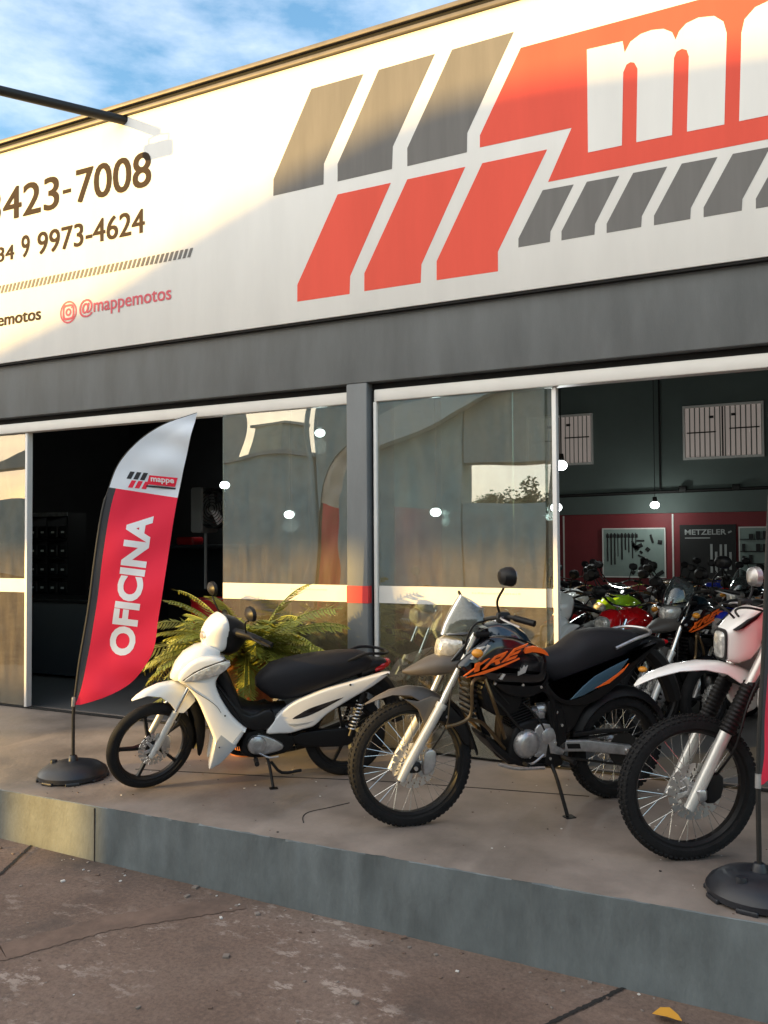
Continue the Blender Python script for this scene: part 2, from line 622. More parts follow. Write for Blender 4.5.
def ground_material():
    m = bpy.data.materials.new('worn_yard_concrete')
    m.use_nodes = True
    t = m.node_tree
    b = t.nodes['Principled BSDF']
    L = t.links.new
    g = t.nodes.new('ShaderNodeNewGeometry')
    def noise_(scale, detail, rough, stretch=(1, 1, 1), rot=0):
        mp_ = t.nodes.new('ShaderNodeMapping')
        mp_.inputs['Scale'].default_value = stretch
        mp_.inputs['Rotation'].default_value = (0, 0, rot)
        n_ = t.nodes.new('ShaderNodeTexNoise')
        n_.inputs['Scale'].default_value = scale
        n_.inputs['Detail'].default_value = detail
        n_.inputs['Roughness'].default_value = rough
        L(g.outputs['Position'], mp_.inputs['Vector'])
        L(mp_.outputs['Vector'], n_.inputs['Vector'])
        return n_
    def ramp(src, stops):
        r_ = t.nodes.new('ShaderNodeValToRGB')
        e = r_.color_ramp.elements
        e[0].position, e[0].color = stops[0][0], (*stops[0][1], 1)
        e[1].position, e[1].color = stops[-1][0], (*stops[-1][1], 1)
        for p_, c_ in stops[1:-1]:
            x = e.new(p_)
            x.color = (*c_, 1)
        L(src, r_.inputs['Fac'])
        return r_
    def mix(fac, a, c, mode='MIX'):
        x = t.nodes.new('ShaderNodeMix')
        x.data_type = 'RGBA'
        x.blend_type = mode
        if isinstance(fac, float):
            x.inputs[0].default_value = fac
        else:
            L(fac, x.inputs[0])
        L(a, x.inputs[6])
        if isinstance(c, tuple):
            x.inputs[7].default_value = (*c, 1)
        else:
            L(c, x.inputs[7])
        return x.outputs[2]
    base = ramp(noise_(0.9, 8, .65).outputs['Fac'], [(0.28, (0.105, 0.066, 0.049)), (0.5, (0.165, 0.110, 0.084)), (0.74, (0.225, 0.162, 0.130))])
    fine = ramp(noise_(48, 8, .75).outputs['Fac'], [(0.34, (0.62, 0.62, 0.62)), (0.66, (1.18, 1.18, 1.18))])
    c = mix(1.0, base.outputs['Color'], fine.outputs['Color'], 'MULTIPLY')
    flake = ramp(noise_(5.5, 12, .78, (1, 1.7, 1), R(-28)).outputs['Fac'], [(0.54, (0, 0, 0)), (0.585, (1, 1, 1))])
    zone = ramp(noise_(0.8, 4, .6).outputs['Fac'], [(0.46, (.04, .04, .04)), (0.58, (.9, .9, .9))])
    fz = mix(1.0, flake.outputs['Color'], zone.outputs['Color'], 'MULTIPLY')
    c = mix(fz, c, (0.34, 0.275, 0.235))
    dark = ramp(noise_(1.25, 8, .68).outputs['Fac'], [(0.50, (0, 0, 0)), (0.64, (.75, .75, .75))])
    c = mix(dark.outputs['Color'], c, (0.062, 0.046, 0.039))
    L(c, b.inputs['Base Color'])
    b.inputs['Roughness'].default_value = .85
    bp = t.nodes.new('ShaderNodeBump')
    bp.inputs['Strength'].default_value = .5
    bp.inputs['Distance'].default_value = .012
    L(noise_(26, 8, .7).outputs['Fac'], bp.inputs['Height'])
    L(bp.outputs['Normal'], b.inputs['Normal'])
    return m


M['ground'] = ground_material()
M['pavement'] = mat('smoothed_pavement_concrete', (0.235, 0.195, 0.168), 0.62, var=.48, vscale=1.3, bump=.22, bscale=30, rvar=.12)
M['groove'] = mat('tarred_joint', (0.012, 0.010, 0.009), 0.9)
M['trench'] = mat('brown_mortar_patch', (0.150, 0.098, 0.074), .85, var=.35, vscale=7, bump=.3, bscale=30)

m = MB('ground')
xs = [-400, -120, -50, -25] + [-14 + 1.5 * i for i in range(15)] + [12, 30, 80, 300]
ys = [-400, -120, -40, -20, -10, -5, 0, 2, 3.4, 3.9, 4.5, 20, 60, 300]
gv = {(i, j): m.v((x, y, gz(x))) for i, x in enumerate(xs) for j, y in enumerate(ys)}
for i in range(len(xs) - 1):
    for j in range(len(ys) - 1):
        m.f((gv[i, j], gv[i + 1, j], gv[i + 1, j + 1], gv[i, j + 1]))
structure(m.build('ground'))


def ground_strip(name, pts, w, matn, lift, depth=.003, jag=0.0):
    """a thin strip laid on the yard along a line"""
    mm = MB(matn)
    P = [Vector((p[0], p[1], 0)) for p in pts]
    out = []
    for a, b_ in zip(P[:-1], P[1:]):
        n = 40
        for k in range(n):
            out.append(a.lerp(b_, k / n))
    out.append(P[-1])
    l, r = [], []
    for i, p in enumerate(out):
        d = (out[min(i + 1, len(out) - 1)] - out[max(i - 1, 0)]).normalized()
        nn = Vector((-d.y, d.x, 0))
        j1, j2 = random.uniform(-jag, jag), random.uniform(-jag, jag)
        q1, q2 = p + nn * (w / 2 + j1), p - nn * (w / 2 + j2)
        l.append(mm.v((q1.x, q1.y, gz(q1.x) + lift)))
        r.append(mm.v((q2.x, q2.y, gz(q2.x) + lift)))
    for i in range(len(out) - 1):
        mm.f((r[i], r[i + 1], l[i + 1], l[i]))
    return structure(mm.build(name))


ground_strip('ground_patch', [(-5.4, 0.75), (-3.40, 2.82), (-3.17, 3.29), (-2.72, 3.80)], .17, 'trench', .003, jag=.009)
ground_strip('ground_joint', [(-4.9, 2.0), (-4.16, 3.45), (-4.38, 3.865)][:2] + [(-4.37, 3.86)], .022, 'groove', .005, jag=.004)
ground_strip('ground_joint', [(-1.9, 1.6), (-0.95, 3.44), (-0.73, 3.86)], .020, 'groove', .005, jag=.004)

# raised pavement in front of the shop: slab top z = 0, front face painted grey
m = MB('pavement')
X0, X1 = -16.0, 9.0
n = 520
rows = []
m.use('pavement')
top_f, top_b, chip = [], [], []
for i in range(n + 1):
    x = X0 + (X1 - X0) * i / n
    x = min(max(x, X0), X1)
    top_b.append(m.v((x, 5.98, 0)))
    top_f.append(m.v((x, 3.861 + random.choice((0, .001, .002, .004, .012)), 0)))
for i in range(n):
    m.f((top_f[i], top_f[i + 1], top_b[i + 1], top_b[i]))
m.use('kerb_paint')
ed, bt = [], []
for i in range(n + 1):
    x = X0 + (X1 - X0) * i / n
    d = random.choice((0, 0, 0, .003, .006, .012, .022)) if -3.8 < x < 0 and math.sin(x * 5) > -.4 else random.choice((0, 0, .003))
    ed.append(m.v((x, 3.858 + d * .6, -.003 - d * .8)))
    bt.append(m.v((x, 3.855, gz(x) - .12)))
for i in range(n):
    m.f((ed[i], ed[i + 1], top_f[i + 1], top_f[i]))
    m.f((bt[i], bt[i + 1], ed[i + 1], ed[i]))
o = structure(m.build('pavement', sharp=20))
m = MB('groove')
m.box(-3.842, -3.836, 3.8525, 3.87, gz(-3.84), -.012)
structure(m.build('pavement_joint'))
m = MB('groove')
m.tube([(-2.54, 4.13, .0005), (-2.60, 4.22, .0005), (-2.61, 4.31, .0005), (-2.55, 4.42, .0005), (-2.48, 4.56, .0005)], .0035, 5, smooth=4)
m.tube([(-4.2, 4.60, .0003), (-3.2, 4.86, .0003), (-2.4, 5.08, .0003), (-1.2, 5.30, .0003)], .004, 5, smooth=4)
structure(m.build('pavement_crack'))
m = MB('in_floor')
m.box(-10, 4.6, 5.985, 14.7, -.1, .002)
structure(m.build('floor'))
random.seed(11)
m = MB('leaf_yellow')
pts = [(-.06, 0), (-.03, .028), (.01, .034), (.05, .018), (.07, 0), (.05, -.02), (.01, -.032), (-.03, -.025)]
top = [m.v((-0.53 + x * .9, 3.68 + y * 1.1, gz(-.53) + .022 + .018 * math.cos(x * 30) * .5 + abs(y) * .3)) for x, y in pts]
bot = [m.v((-0.53 + x * .9, 3.68 + y * 1.1, gz(-.53) + .020 + .018 * math.cos(x * 30) * .5 + abs(y) * .3)) for x, y in pts]
m.f(top)
m.f(bot[::-1])
for i in range(8):
    m.f((top[i - 1], top[i], bot[i], bot[i - 1]))
tag(m.build('fallen_leaf'), 'yellow fallen leaf on the brown yard beside the pavement', 'leaf')

rd_ = random.Random(3)
m = MB('board')
m.use('trench')
for k in range(200):
    x, y = rd_.uniform(-5, .6), rd_.uniform(1.6, 3.83)
    if rd_.random() < .45:
        y = 3.84 - abs(rd_.gauss(0, .12))
    m.use(rd_.choice(('trench', 'trench', 'pavement', 'pavement', 'band_ink') if rd_.random() < .6 else ('trench', 'pavement')))
    s_ = rd_.uniform(.003, .009) if rd_.random() < .85 else rd_.uniform(.009, .016)
    a_ = rd_.uniform(0, 6)
    m.obox((x, y, gz(x) + s_ * .3), ((math.cos(a_), math.sin(a_), 0), (-math.sin(a_), math.cos(a_), 0), (0, 0, 1)), (s_, s_ * rd_.uniform(.5, 1), s_ * .35), .001)
for k in range(110):
    x, y = rd_.uniform(-4.6, 0), rd_.uniform(3.9, 5.7)
    m.use(rd_.choice(('trench', 'band_ink', 'groove')))
    s_ = rd_.uniform(.002, .006)
    m.obox((x, y, s_ * .3), ((1, 0, 0), (0, 1, 0), (0, 0, 1)), (s_, s_ * rd_.uniform(.5, 1), s_ * .35), .001)
o = m.build('ground_debris')
o['kind'] = 'stuff'

# ------------------------------------------------------------------ the shop building
FY = 5.75
shop = thing('shop_building', 'grey painted motorcycle shop with wide glass doors and dark showroom', 'shop', (-4, 5.9, 0))
SO = Vector((-4, 5.9, 0))


def part(mb, name, parent=shop, **k):
    o = mb.build(name, None, **k)
    if parent is shop:
        o.parent = shop
        o.location = o.location - SO
    else:
        o.parent = parent
    return o


def sub(mb, name, parent, **k):
    """child of a part that itself sits under the shop (part meshes keep world coordinates)"""
    o = mb.build(name, None, **k)
    o.parent = parent
    return o


m = MB('paint_grey')
m.box(-10.5, 4.8, FY, FY + .22, 2.80, 5.42, .004)
m.box(-10.5, -9.2, FY + .001, FY + .22, -.05, 2.797)
m.box(2.6, 4.8, FY + .001, FY + .22, -.05, 2.797)
part(m, 'wall')
m = MB('paint_grey')
m.box(-3.14, -2.96, FY + .002, FY + .22, -.02, 2.797, .006)
pil = part(m, 'pillar')
m = MB('band_red')
m.box(-3.142, -2.958, FY - .001, FY + .06, 1.112, 1.243)
sub(m, 'red_stripe', pil)
m = MB('cap_tan')
m.box(-10.6, 4.9, 5.64, 6.05, 5.434, 5.470, .005)
m.box(-10.6, 4.9, 5.662, 5.745, 5.370, 5.402, .004)
m.use('black_gap')
m.box(-10.6, 4.9, 5.672, 6.0, 5.404, 5.433)  # black strip stands for the dark recess under the cap
part(m, 'parapet_cap')
m = MB('roof_metal')
m.box(-10.5, 4.8, 6.0, 14.8, 5.0, 5.06)
part(m, 'roof')
m = MB('in_ceil')
m.box(-10.3, 4.6, 5.98, 14.6, 4.85, 4.9)
for k in range(5):
    y = 7.2 + k * 1.6
    m.box(-3.0, 4.6, y, y + .09, 4.62, 4.846)
part(m, 'ceiling')
# inside walls
m = MB('in_green')
m.box(-4.55, 4.6, 14.5, 14.7, 2.02, 4.85)
m.box(4.45, 4.6, 5.98, 14.5, 2.02, 4.85)
m.box(-4.60, -4.565, 9.6, 14.5, 2.02, 4.85)
m.use('in_red')
m.box(-4.55, 4.6, 14.49, 14.7, 0, 2.015)
m.box(4.44, 4.6, 5.98, 14.5, 0, 2.015)
m.box(-4.60, -4.555, 9.6, 14.5, 0, 2.015)
m.use('in_dark')
m.box(-4.70, -4.61, 7.2, 14.5, 0, 4.85)
m.box(-4.608, -4.56, 7.2, 9.58, 0, 4.85)
m.box(-10.3, -4.71, 11.0, 11.2, 0, 4.85)
m.box(-10.4, -10.2, 5.98, 11.0, 0, 4.85)
part(m, 'interior_wall')
for x in (-3.66, -1.87, 0.62, 2.3):
    m = MB('alu_white')
    m.box(x - .012, x + .012, 14.470, 14.488, .2, 2.0)
    part(m, 'dado_strip')
# pipe along the back wall
m = MB('steel_dark')
m.cyl((-4.54, 14.42, 2.33), (4.4, 14.42, 2.44), .028, 8)
m.cyl((-2.05, 14.42, 2.38), (-2.05, 14.42, 4.8), .014, 8)
for x in (-1.7, -.9, .4, 1.6):
    m.box(x - .06, x + .06, 14.38, 14.46, 2.35, 2.45, .01)
part(m, 'conduit')
# louvred windows high in the back wall
for x0, x1 in ((-1.66, -.52), (-3.0 + .05, -2.9 + .05), (-4.27, -3.17), (1.2, 2.35)):
    if -3 < x1 < -2.8:
        continue
    m = MB('alu_white')
    for a, b_, c_, d_ in ((x0 - .03, x1 + .03, 2.87, 2.905), (x0 - .03, x1 + .03, 3.705, 3.74), (x0 - .03, x0, 2.905, 3.705), (x1, x1 + .03, 2.905, 3.705)):
        m.box(a, b_, 14.44, 14.5, c_, d_)
    w = part(m, 'window')
    m = MB('slat_win')
    k = 15
    for i in range(k):
        a = x0 + (x1 - x0) * i / k
        m.box(a + .010, a + (x1 - x0) / k - .010, 14.462, 14.478, 2.91, 3.70)
    sub(m, 'slat', w)
    m = MB('steel_dark')
    mid = (x0 + x1) / 2
    m.box(x0 + .03, mid - .1, 14.452, 14.460, 3.29, 3.31)
    m.box(mid + .1, x1 - .03, 14.452, 14.460, 3.33, 3.35)
    m.box(mid - .012, mid + .012, 14.452, 14.460, 2.91, 3.70)
    m.box(mid - .2, mid - .13, 14.449, 14.459, 3.52, 3.56)
    m.box(mid + .13, mid + .2, 14.449, 14.459, 3.54, 3.58)
    sub(m, 'latch', w)
# door rails; black strips stand for the dark gaps beside and above them
m = MB('alu_white')
m.box(-9.2, -3.142, 5.80, 5.90, 2.655, 2.745, .006)
m.box(-2.925, 2.6, 5.80, 5.90, 2.655, 2.745, .006)
m.box(-2.935, -2.908, 5.805, 5.86, 0.0, 2.655, .004)
m.use('black_gap')
m.box(-9.2, -3.142, 5.84, 5.94, 2.747, 2.797)
m.box(-2.957, 2.6, 5.84, 5.94, 2.747, 2.797)
m.box(-2.957, -2.937, 5.83, 5.94, 0.0, 2.745)
m.box(-9.2, -3.142, 5.845, 5.885, .004, .016)
m.box(-2.90, 2.6, 5.845, 5.885, .004, .016)
part(m, 'door_rail')


def pane(x0, x1, y, frame=None, text=False, z1=2.652, red=False):
    mg = MB('glass')
    mg.box(x0, x1, y, y + .008, .022, z1)
    p = part(mg, 'glass_panel')
    mb = MB('band_white')
    mb.box(x0 + .002, x1 - .002, y - .004, y - .002, 1.112, 1.243)
    if text:
        mb.use('band_ink')
        xx = x1 - .55
        for k in range(16):
            w_ = random.uniform(.008, .02)
            mb.box(xx, xx + w_, y - .0055, y - .0045, 1.198, 1.198 + random.uniform(.008, .014))
            xx += w_ + .008
    sub(mb, 'film_band', p)
    if frame:
        mf = MB('alu_white')
        for fx in frame:
            mf.box(fx - .016, fx + .016, y - .035, y + .03, .02, z1, .003)
        sub(mf, 'frame', p)
    return p


pane(-9.2, -6.69, 5.86, frame=(-6.695, -8.0))
pane(-4.37, -3.146, 5.83, text=True)
pane(-2.905, -1.60, 5.83, text=True)
pane(-2.4, -1.545, 5.868, frame=(-1.535,))
pane(1.35, 2.58, 5.83, frame=(1.35,))

# ------------------------------------------------------------------ the signboard
SY = 5.69
sign = thing('signboard', 'long white shop signboard with red and grey slanted bars and phone numbers', 'sign', (-4, 5.72, 3.3))
SGO = Vector((-4, 5.72, 3.3))


def spart(mb, name, parent=sign):
    o = mb.build(name)
    o.parent = parent
    o.location = -SGO
    return o


m = MB('sign_white')
m.box(-10.6, 4.9, SY, SY + .055, 3.318, 5.367, .004)
m.use('black_gap')
m.box(-10.6, 4.9, SY + .012, SY + .055, 3.300, 3.316)
spart(m, 'panel')


def flat(mb, pts, y):
    """a printed shape with a film's thickness"""
    a = [mb.v((p[0], y, p[1])) for p in pts]
    b_ = [mb.v((p[0], y + .0015, p[1])) for p in pts]
    mb.f(a)
    for i in range(len(a)):
        j = (i + 1) % len(a)
        mb.f((a[i], a[j], b_[j], b_[i]))


G = [[(-3.404, 5.150), (-2.942, 5.152), (-3.293, 4.532), (-3.298, 4.368), (-3.763, 4.365), (-3.762, 4.500)],
     [(-2.811, 5.152), (-2.351, 5.154), (-2.697, 4.540), (-2.706, 4.371), (-3.172, 4.367), (-3.171, 4.504)],
     [(-2.216, 5.150), (-1.751, 5.154), (-2.105, 4.512), (-2.109, 4.373), (-2.579, 4.367), (-2.578, 4.503)]]
RD = [[(-3.172, 4.266), (-2.716, 4.268), (-3.066, 3.614), (-3.072, 3.477), (-3.541, 3.479), (-3.540, 3.612)],
      [(-2.580, 4.268), (-2.122, 4.270), (-2.471, 3.615), (-2.478, 3.480), (-2.945, 3.481), (-2.943, 3.618)],
      [(-1.993, 4.270), (-1.523, 4.270), (-1.884, 3.617), (-1.884, 3.478), (-2.351, 3.481), (-2.350, 3.620)]]
m = MB('sign_grey')
for g_ in G:
    flat(m, g_, SY - .0015)
for k in range(10):
    dx = .3035 * k
    flat(m, [(-1.557 + dx, 3.993), (-1.343 + dx, 3.992), (-1.506 + dx, 3.697), (-1.511 + dx, 3.626), (-1.734 + dx, 3.624), (-1.733 + dx, 3.686)], SY - .0015)
m.use('sign_red')
for g_ in RD:
    flat(m, g_, SY - .0015)
flat(m, [(-1.702, 5.027), (-2.009, 4.474), (-2.010, 4.387), (-1.352, 4.383), (-1.519, 4.043), (1.92, 4.043), (2.35, 5.030)], SY - .0015)
m.use('sign_white')
MM = [(-1.243, 4.189), (-1.020, 4.190), (-1.005, 4.676), (-0.983, 4.723), (-0.957, 4.733), (-0.933, 4.723), (-0.913, 4.678), (-0.927, 4.191), (-0.703, 4.190), (-0.684, 4.690), (-0.668, 4.726), (-0.634, 4.737), (-0.606, 4.722), (-0.593, 4.676), (-0.612, 4.192), (-0.389, 4.189), (-0.366, 4.766), (-0.384, 4.845), (-0.438, 4.896), (-0.531, 4.912), (-0.606, 4.895), (-0.650, 4.855), (-0.672, 4.806), (-0.693, 4.861), (-0.746, 4.898), (-0.820, 4.910), (-0.890, 4.903), (-0.956, 4.869), (-0.994, 4.806), (-1.006, 4.886), (-1.242, 4.893)]
flat(m, MM, SY - .0032)
# a
AO = [(-0.303, 4.190), (-0.281, 4.743), (-0.262, 4.825), (-0.201, 4.884), (-0.10, 4.908), (0.10, 4.908), (0.20, 4.884), (0.255, 4.825), (0.262, 4.743), (0.245, 4.190), (0.02, 4.190), (0.025, 4.36), (-0.065, 4.36), (-0.075, 4.190)]
flat(m, AO, SY - .0032)
m.use('sign_red')
flat(m, [(-0.060, 4.50), (-0.055, 4.70), (-0.02, 4.735), (0.02, 4.70), (0.018, 4.50)], SY - .0048)
m.use('sign_white')
for k in range(2):
    ox = .30 + k * .56
    flat(m, [(ox, 4.06 + .02), (ox + .03, 4.893), (ox + .26, 4.893), (ox + .50, 4.85), (ox + .53, 4.74), (ox + .51, 4.36), (ox + .45, 4.22), (ox + .23, 4.20), (ox + .22, 4.08)], SY - .0032)
    m.use('sign_red')
    flat(m, [(ox + .235, 4.36), (ox + .25, 4.70), (ox + .29, 4.735), (ox + .32, 4.70), (ox + .31, 4.36), (ox + .27, 4.33)], SY - .0048)
    m.use('sign_white')
ox = 1.44
flat(m, [(ox, 4.26), (ox + .03, 4.80), (ox + .12, 4.90), (ox + .40, 4.90), (ox + .52, 4.80), (ox + .51, 4.48), (ox + .24, 4.48), (ox + .24, 4.36), (ox + .50, 4.36), (ox + .49, 4.22), (ox + .42, 4.19), (ox + .08, 4.19)], SY - .0032)
m.use('sign_red')
flat(m, [(ox + .245, 4.60), (ox + .25, 4.72), (ox + .28, 4.74), (ox + .31, 4.72), (ox + .305, 4.60)], SY - .0048)
spart(m, 'logo')
m = MB('sign_text')
m.text('3423', -7.10, -6.125, 4.690, 5.004, SY - .003, fat=.0075)
m.text('7008', -5.915, -5.026, 4.690, 5.004, SY - .003, fat=.0075)
m.box(-6.08, -5.975, SY - .003, SY - .001, 4.812, 4.848)
m.text('34', -7.90, -7.40, 4.690, 5.004, SY - .003, fat=.0075)
spart(m, 'phone_number')
m = MB('sign_text')
m.text('34', -6.945, -6.712, 4.302, 4.447, SY - .003, fat=.005)
m.text('9', -6.618, -6.505, 4.296, 4.510, SY - .003, fat=.005)
m.text('9973-4624', -6.405, -5.098, 4.290, 4.505, SY - .003, fat=.005)
spart(m, 'phone_number')
m = MB('sign_text')
m.use('sign_grey')
k = 0
x = -4.60
while x > -7.6:
    flat(m, [(x, 4.072), (x + .030, 4.072), (x - .002, 3.998), (x - .032, 3.998)], SY - .003)
    x -= .0515
spart(m, 'hatched_line')
m = MB('sign_text')
m.text('/mappemotos', -7.42, -6.352, 3.640, 3.80, SY - .003, fat=.005)
spart(m, 'handle_text')
m = MB('sign_pink')
m.text('@mappemotos', -5.868, -4.803, 3.625, 3.795, SY - .003, fat=.003)
def ringflat(mb, cx, cz, r0, r1, y, n=40, sq=2.0):
    for k in range(n):
        a, b_ = 2 * math.pi * k / n, 2 * math.pi * (k + 1) / n
        def pt(r, t):
            return (cx + r * math.copysign(abs(math.cos(t)) ** (2 / sq), math.cos(t)), y, cz + r * math.copysign(abs(math.sin(t)) ** (2 / sq), math.sin(t)))
        mb.f([mb.v(pt(r0, a)), mb.v(pt(r1, a)), mb.v(pt(r1, b_)), mb.v(pt(r0, b_))])
ringflat(m, -6.003, 3.703, .088, .104, SY - .003)
ringflat(m, -6.003, 3.703, .052, .072, SY - .003, sq=4)
ringflat(m, -6.003, 3.703, .018, .036, SY - .003)
m.sphere((-5.967, SY - .002, 3.742), .007, 1, .2, 1, 8, 5)
spart(m, 'handle_text')

# ------------------------------------------------------------------ floodlight arm over the sign
fl = thing('sign_floodlight', 'dark tubular arm reaching out from the parapet with floodlight at its end', 'floodlight', (-5.36, 5.70, 5.40))
FO = Vector((-5.36, 5.70, 5.40))
E_ = Vector((-0.58, -1.03, -0.095))       # arm vector
m = MB('steel_dark')
m.cyl((0.06, .06, -.06), E_, .040, 14)
m.box(-.05, .09, .0, .05, -.10, .03, .004)
m.build('arm', fl)
m = MB('steel_dark')
q = E_ + Vector((0, -.02, -.02))
m.tube([q, q + Vector((-.11, -.01, -.02)), q + Vector((-.11, .0, -.12))], .009, 6)
m.tube([q, q + Vector((.11, -.01, -.02)), q + Vector((.11, .0, -.12))], .009, 6)
m.build('yoke', fl)
m = MB('base_blk')
m.body([(-.12, -.09, .02, .05, 5), (-.11, -.11, .03, .06, 5), (.11, -.11, .03, .06, 5), (.12, -.09, .02, .05, 5)])
m.build('lamp_head', fl, xf=Matrix.Translation(q + Vector((0, 0, -.10))))
# ------------------------------------------------------------------ across the street (reflected in the glass, and shading the shop)
def up_prism(mb, pts, y0, y1):
    a = [mb.v((p[0], y0, p[1])) for p in pts]
    b_ = [mb.v((p[0], y1, p[1])) for p in pts]
    mb.f(a)
    mb.f(b_[::-1])
    for i in range(len(a)):
        j = (i + 1) % len(a)
        mb.f((a[i], a[j], b_[j], b_[i]))


SYY = -16.0
t = thing('canopy_shed', 'open shed with pale gabled roof across the street', 'shed', (-25, SYY, -.3))
m = MB('roof_metal')
up_prism(m, [(-36, 4.95), (-36, 5.0), (-30, 6.1), (-27.2, 6.83), (-26.3, 7.05), (-25.2, 7.46), (-24.45, 7.70), (-23.9, 7.84), (-23.45, 7.95), (-23, 8.03), (-22.4, 8.04), (-21.9, 8.01), (-21.3, 7.95), (-20.75, 7.90), (-20.75, 4.95)], SYY - 1.2, SYY)  # roof outline shaped to cast the shade edge on the sign
m.bm.transform(Matrix.Translation((25, -SYY, .3)))
m.build('roof', t)
for x0, x1 in ((-23.71, -23.55), (-35.5, -35.0)):  # near column is added to keep the left flag out of the sun
    m = MB('build_b')
    m.box(x0, x1, SYY - .16, SYY, -.5, 4.945)
    m.build('column', t, xf=Matrix.Translation((25, -SYY, .3)))
m = MB('build_b')
m.box(-26, -22.8, SYY - .3, SYY - .1, -1, 2.6)  # added wall out of view, heights stepped to trim the low sunlight
m.box(-21.94, -21.25, SYY - .3, SYY - .1, -1, 3.30)
m.box(-60, -26.05, SYY - .3, SYY - .1, -1, 3.5)
tag(m.build('boundary_wall', origin=(-30, SYY - .2, -.3)), 'low plastered boundary wall across the street', 'wall')


def block(name, label, x0, x1, y0, y1, h, matn, windows=True):
    t_ = thing(name, label, 'building', ((x0 + x1) / 2, y1, -.3))
    o_ = Vector(((x0 + x1) / 2, y1, -.3))
    m_ = MB(matn)
    m_.box(x0, x1, y0, y1, -1, h)
    m_.build('wall', t_, xf=Matrix.Translation(-o_))
    m_ = MB('roof_metal')
    m_.box(x0 - .2, x1 + .2, y0 - .2, y1 + .15, h + .002, h + .15)
    m_.build('roof', t_, xf=Matrix.Translation(-o_))
    k_ = int((x1 - x0) / 2.2)
    for i in range(k_ if windows else 0):
        xa = x0 + (i + .3) * (x1 - x0) / k_
        m_ = MB('alu_white')
        m_.box(xa, xa + .9, y1 - .02, y1 + .03, h - 2.0, h - .9)
        w_ = m_.build('window', t_, xf=Matrix.Translation(-o_))
        m_ = MB('board_blk')
        m_.box(xa + .06, xa + .84, y1 + .03, y1 + .036, h - 1.94, h - .96)
        m_.build('pane', w_, xf=Matrix.Translation(-o_))
    return t_


block('kiosk', 'narrow plastered kiosk across the street', -22.86, -21.95, SYY - .35, SYY - .1, 3.15, 'build_a', False)  # added block out of view, bounds the sunlit patch on the kerb
block('row_house', 'low grey row house across the street', -21.24, -16.6, SYY - 4, SYY - .1, 4.85, 'build_b', False)
block('tower_house', 'small square house rising behind the row', -23.9, -22.2, SYY - 9, SYY - 6.2, 7.3, 'build_b', False)
block('warehouse', 'tall grey warehouse across the street', -16.4, -10.7, SYY - 1.2, SYY - .1, 9.0, 'build_b', False)
block('depot', 'long ochre depot across the street', -7.4, 12, SYY - 1.2, SYY - .1, 8.6, 'build_a', False)
m = MB('build_b')
m.box(-10.65, -7.45, SYY - .5, SYY - .15, -1, 3.0)
tag(m.build('yard_wall', origin=(-9, SYY - .3, -.3)), 'grey yard wall between warehouse and depot', 'wall')
m = MB('roof_metal')
m.box(-10.65, -7.45, SYY - .9, SYY - .15, 4.35, 8.2)
tag(m.build('gate_bridge', origin=(-9, SYY - 3, 4.35)), 'closed metal bridge joining warehouse and depot', 'bridge')


m = MB('alu_white')
up_prism(m, [(-14.3, 4.70), (-13.0, 5.15), (-11.4, 5.75), (-9.8, 6.35), (-8.05, 6.75), (-7.6, 6.95), (-8.2, 6.98), (-9.6, 6.95), (-11.2, 6.80), (-12.4, 6.50), (-13.4, 6.00), (-14.1, 5.35)], SYY + .05, SYY + .6)
tag(m.build('awning', origin=(-11, SYY + .3, 5.8)), 'pale curved awning on the warehouse across the street', 'awning')


def tree(x, y, h, r, seed, label):
    rnd = random.Random(seed)
    t_ = thing('tree', label, 'tree', (x, y, -.4))
    m_ = MB('bark')
    m_.tube([(0, 0, -.2), (.05, .02, h * .3), (-.05, .1, h * .55)], [.16, .12, .07], 8, smooth=3)
    for k in range(6):
        a = k * 1.05
        m_.tube([(0, .02, h * (.3 + .04 * k)), (math.cos(a) * r * .4, math.sin(a) * r * .4, h * .6), (math.cos(a) * r * .8, math.sin(a) * r * .8, h * .75)], [.06, .04, .015], 6, smooth=3)
    m_.build('trunk', t_)
    m_ = MB('leaf_tree')
    cl = [(Vector((rnd.gauss(0, .45) * r, rnd.gauss(0, .45) * r, h * .68 + rnd.gauss(0, .16) * h))) for _ in range(26)]
    for c in cl:
        rr = rnd.uniform(.25, .5) * r
        for k in range(90):
            d = Vector((rnd.gauss(0, 1), rnd.gauss(0, 1), rnd.gauss(0, 1))).normalized() * rr * rnd.uniform(.4, 1)
            p = c + d
            u_ = Vector((rnd.gauss(0, 1), rnd.gauss(0, 1), rnd.gauss(0, .6))).normalized() * .13
            w_ = u_.cross(Vector((rnd.gauss(0, 1), rnd.gauss(0, 1), 1)).normalized()).normalized() * .06
            m_.f([m_.v(p - u_), m_.v(p + w_), m_.v(p + u_), m_.v(p - w_)])
    m_.build('crown', t_)


def pole(x, y, label):
    t_ = thing('utility_pole', label, 'pole', (x, y, -.3))
    m_ = MB('build_b')
    m_.tube([(0, 0, -.3), (0, 0, 7.6)], [.14, .09], 12)
    m_.build('post', t_)
    m_ = MB('bark')
    m_.box(-.9, .9, -.05, .05, 7.0, 7.12, .01)
    m_.build('crossarm', t_)
    m_ = MB('steel_dark')
    for wx in (-.8, 0, .8):
        m_.tube([(wx, 0, 7.18), (wx + 9, .5, 6.6), (wx + 20, 1, 7.1)], .012, 5, smooth=8)
    m_.build('wire', t_)


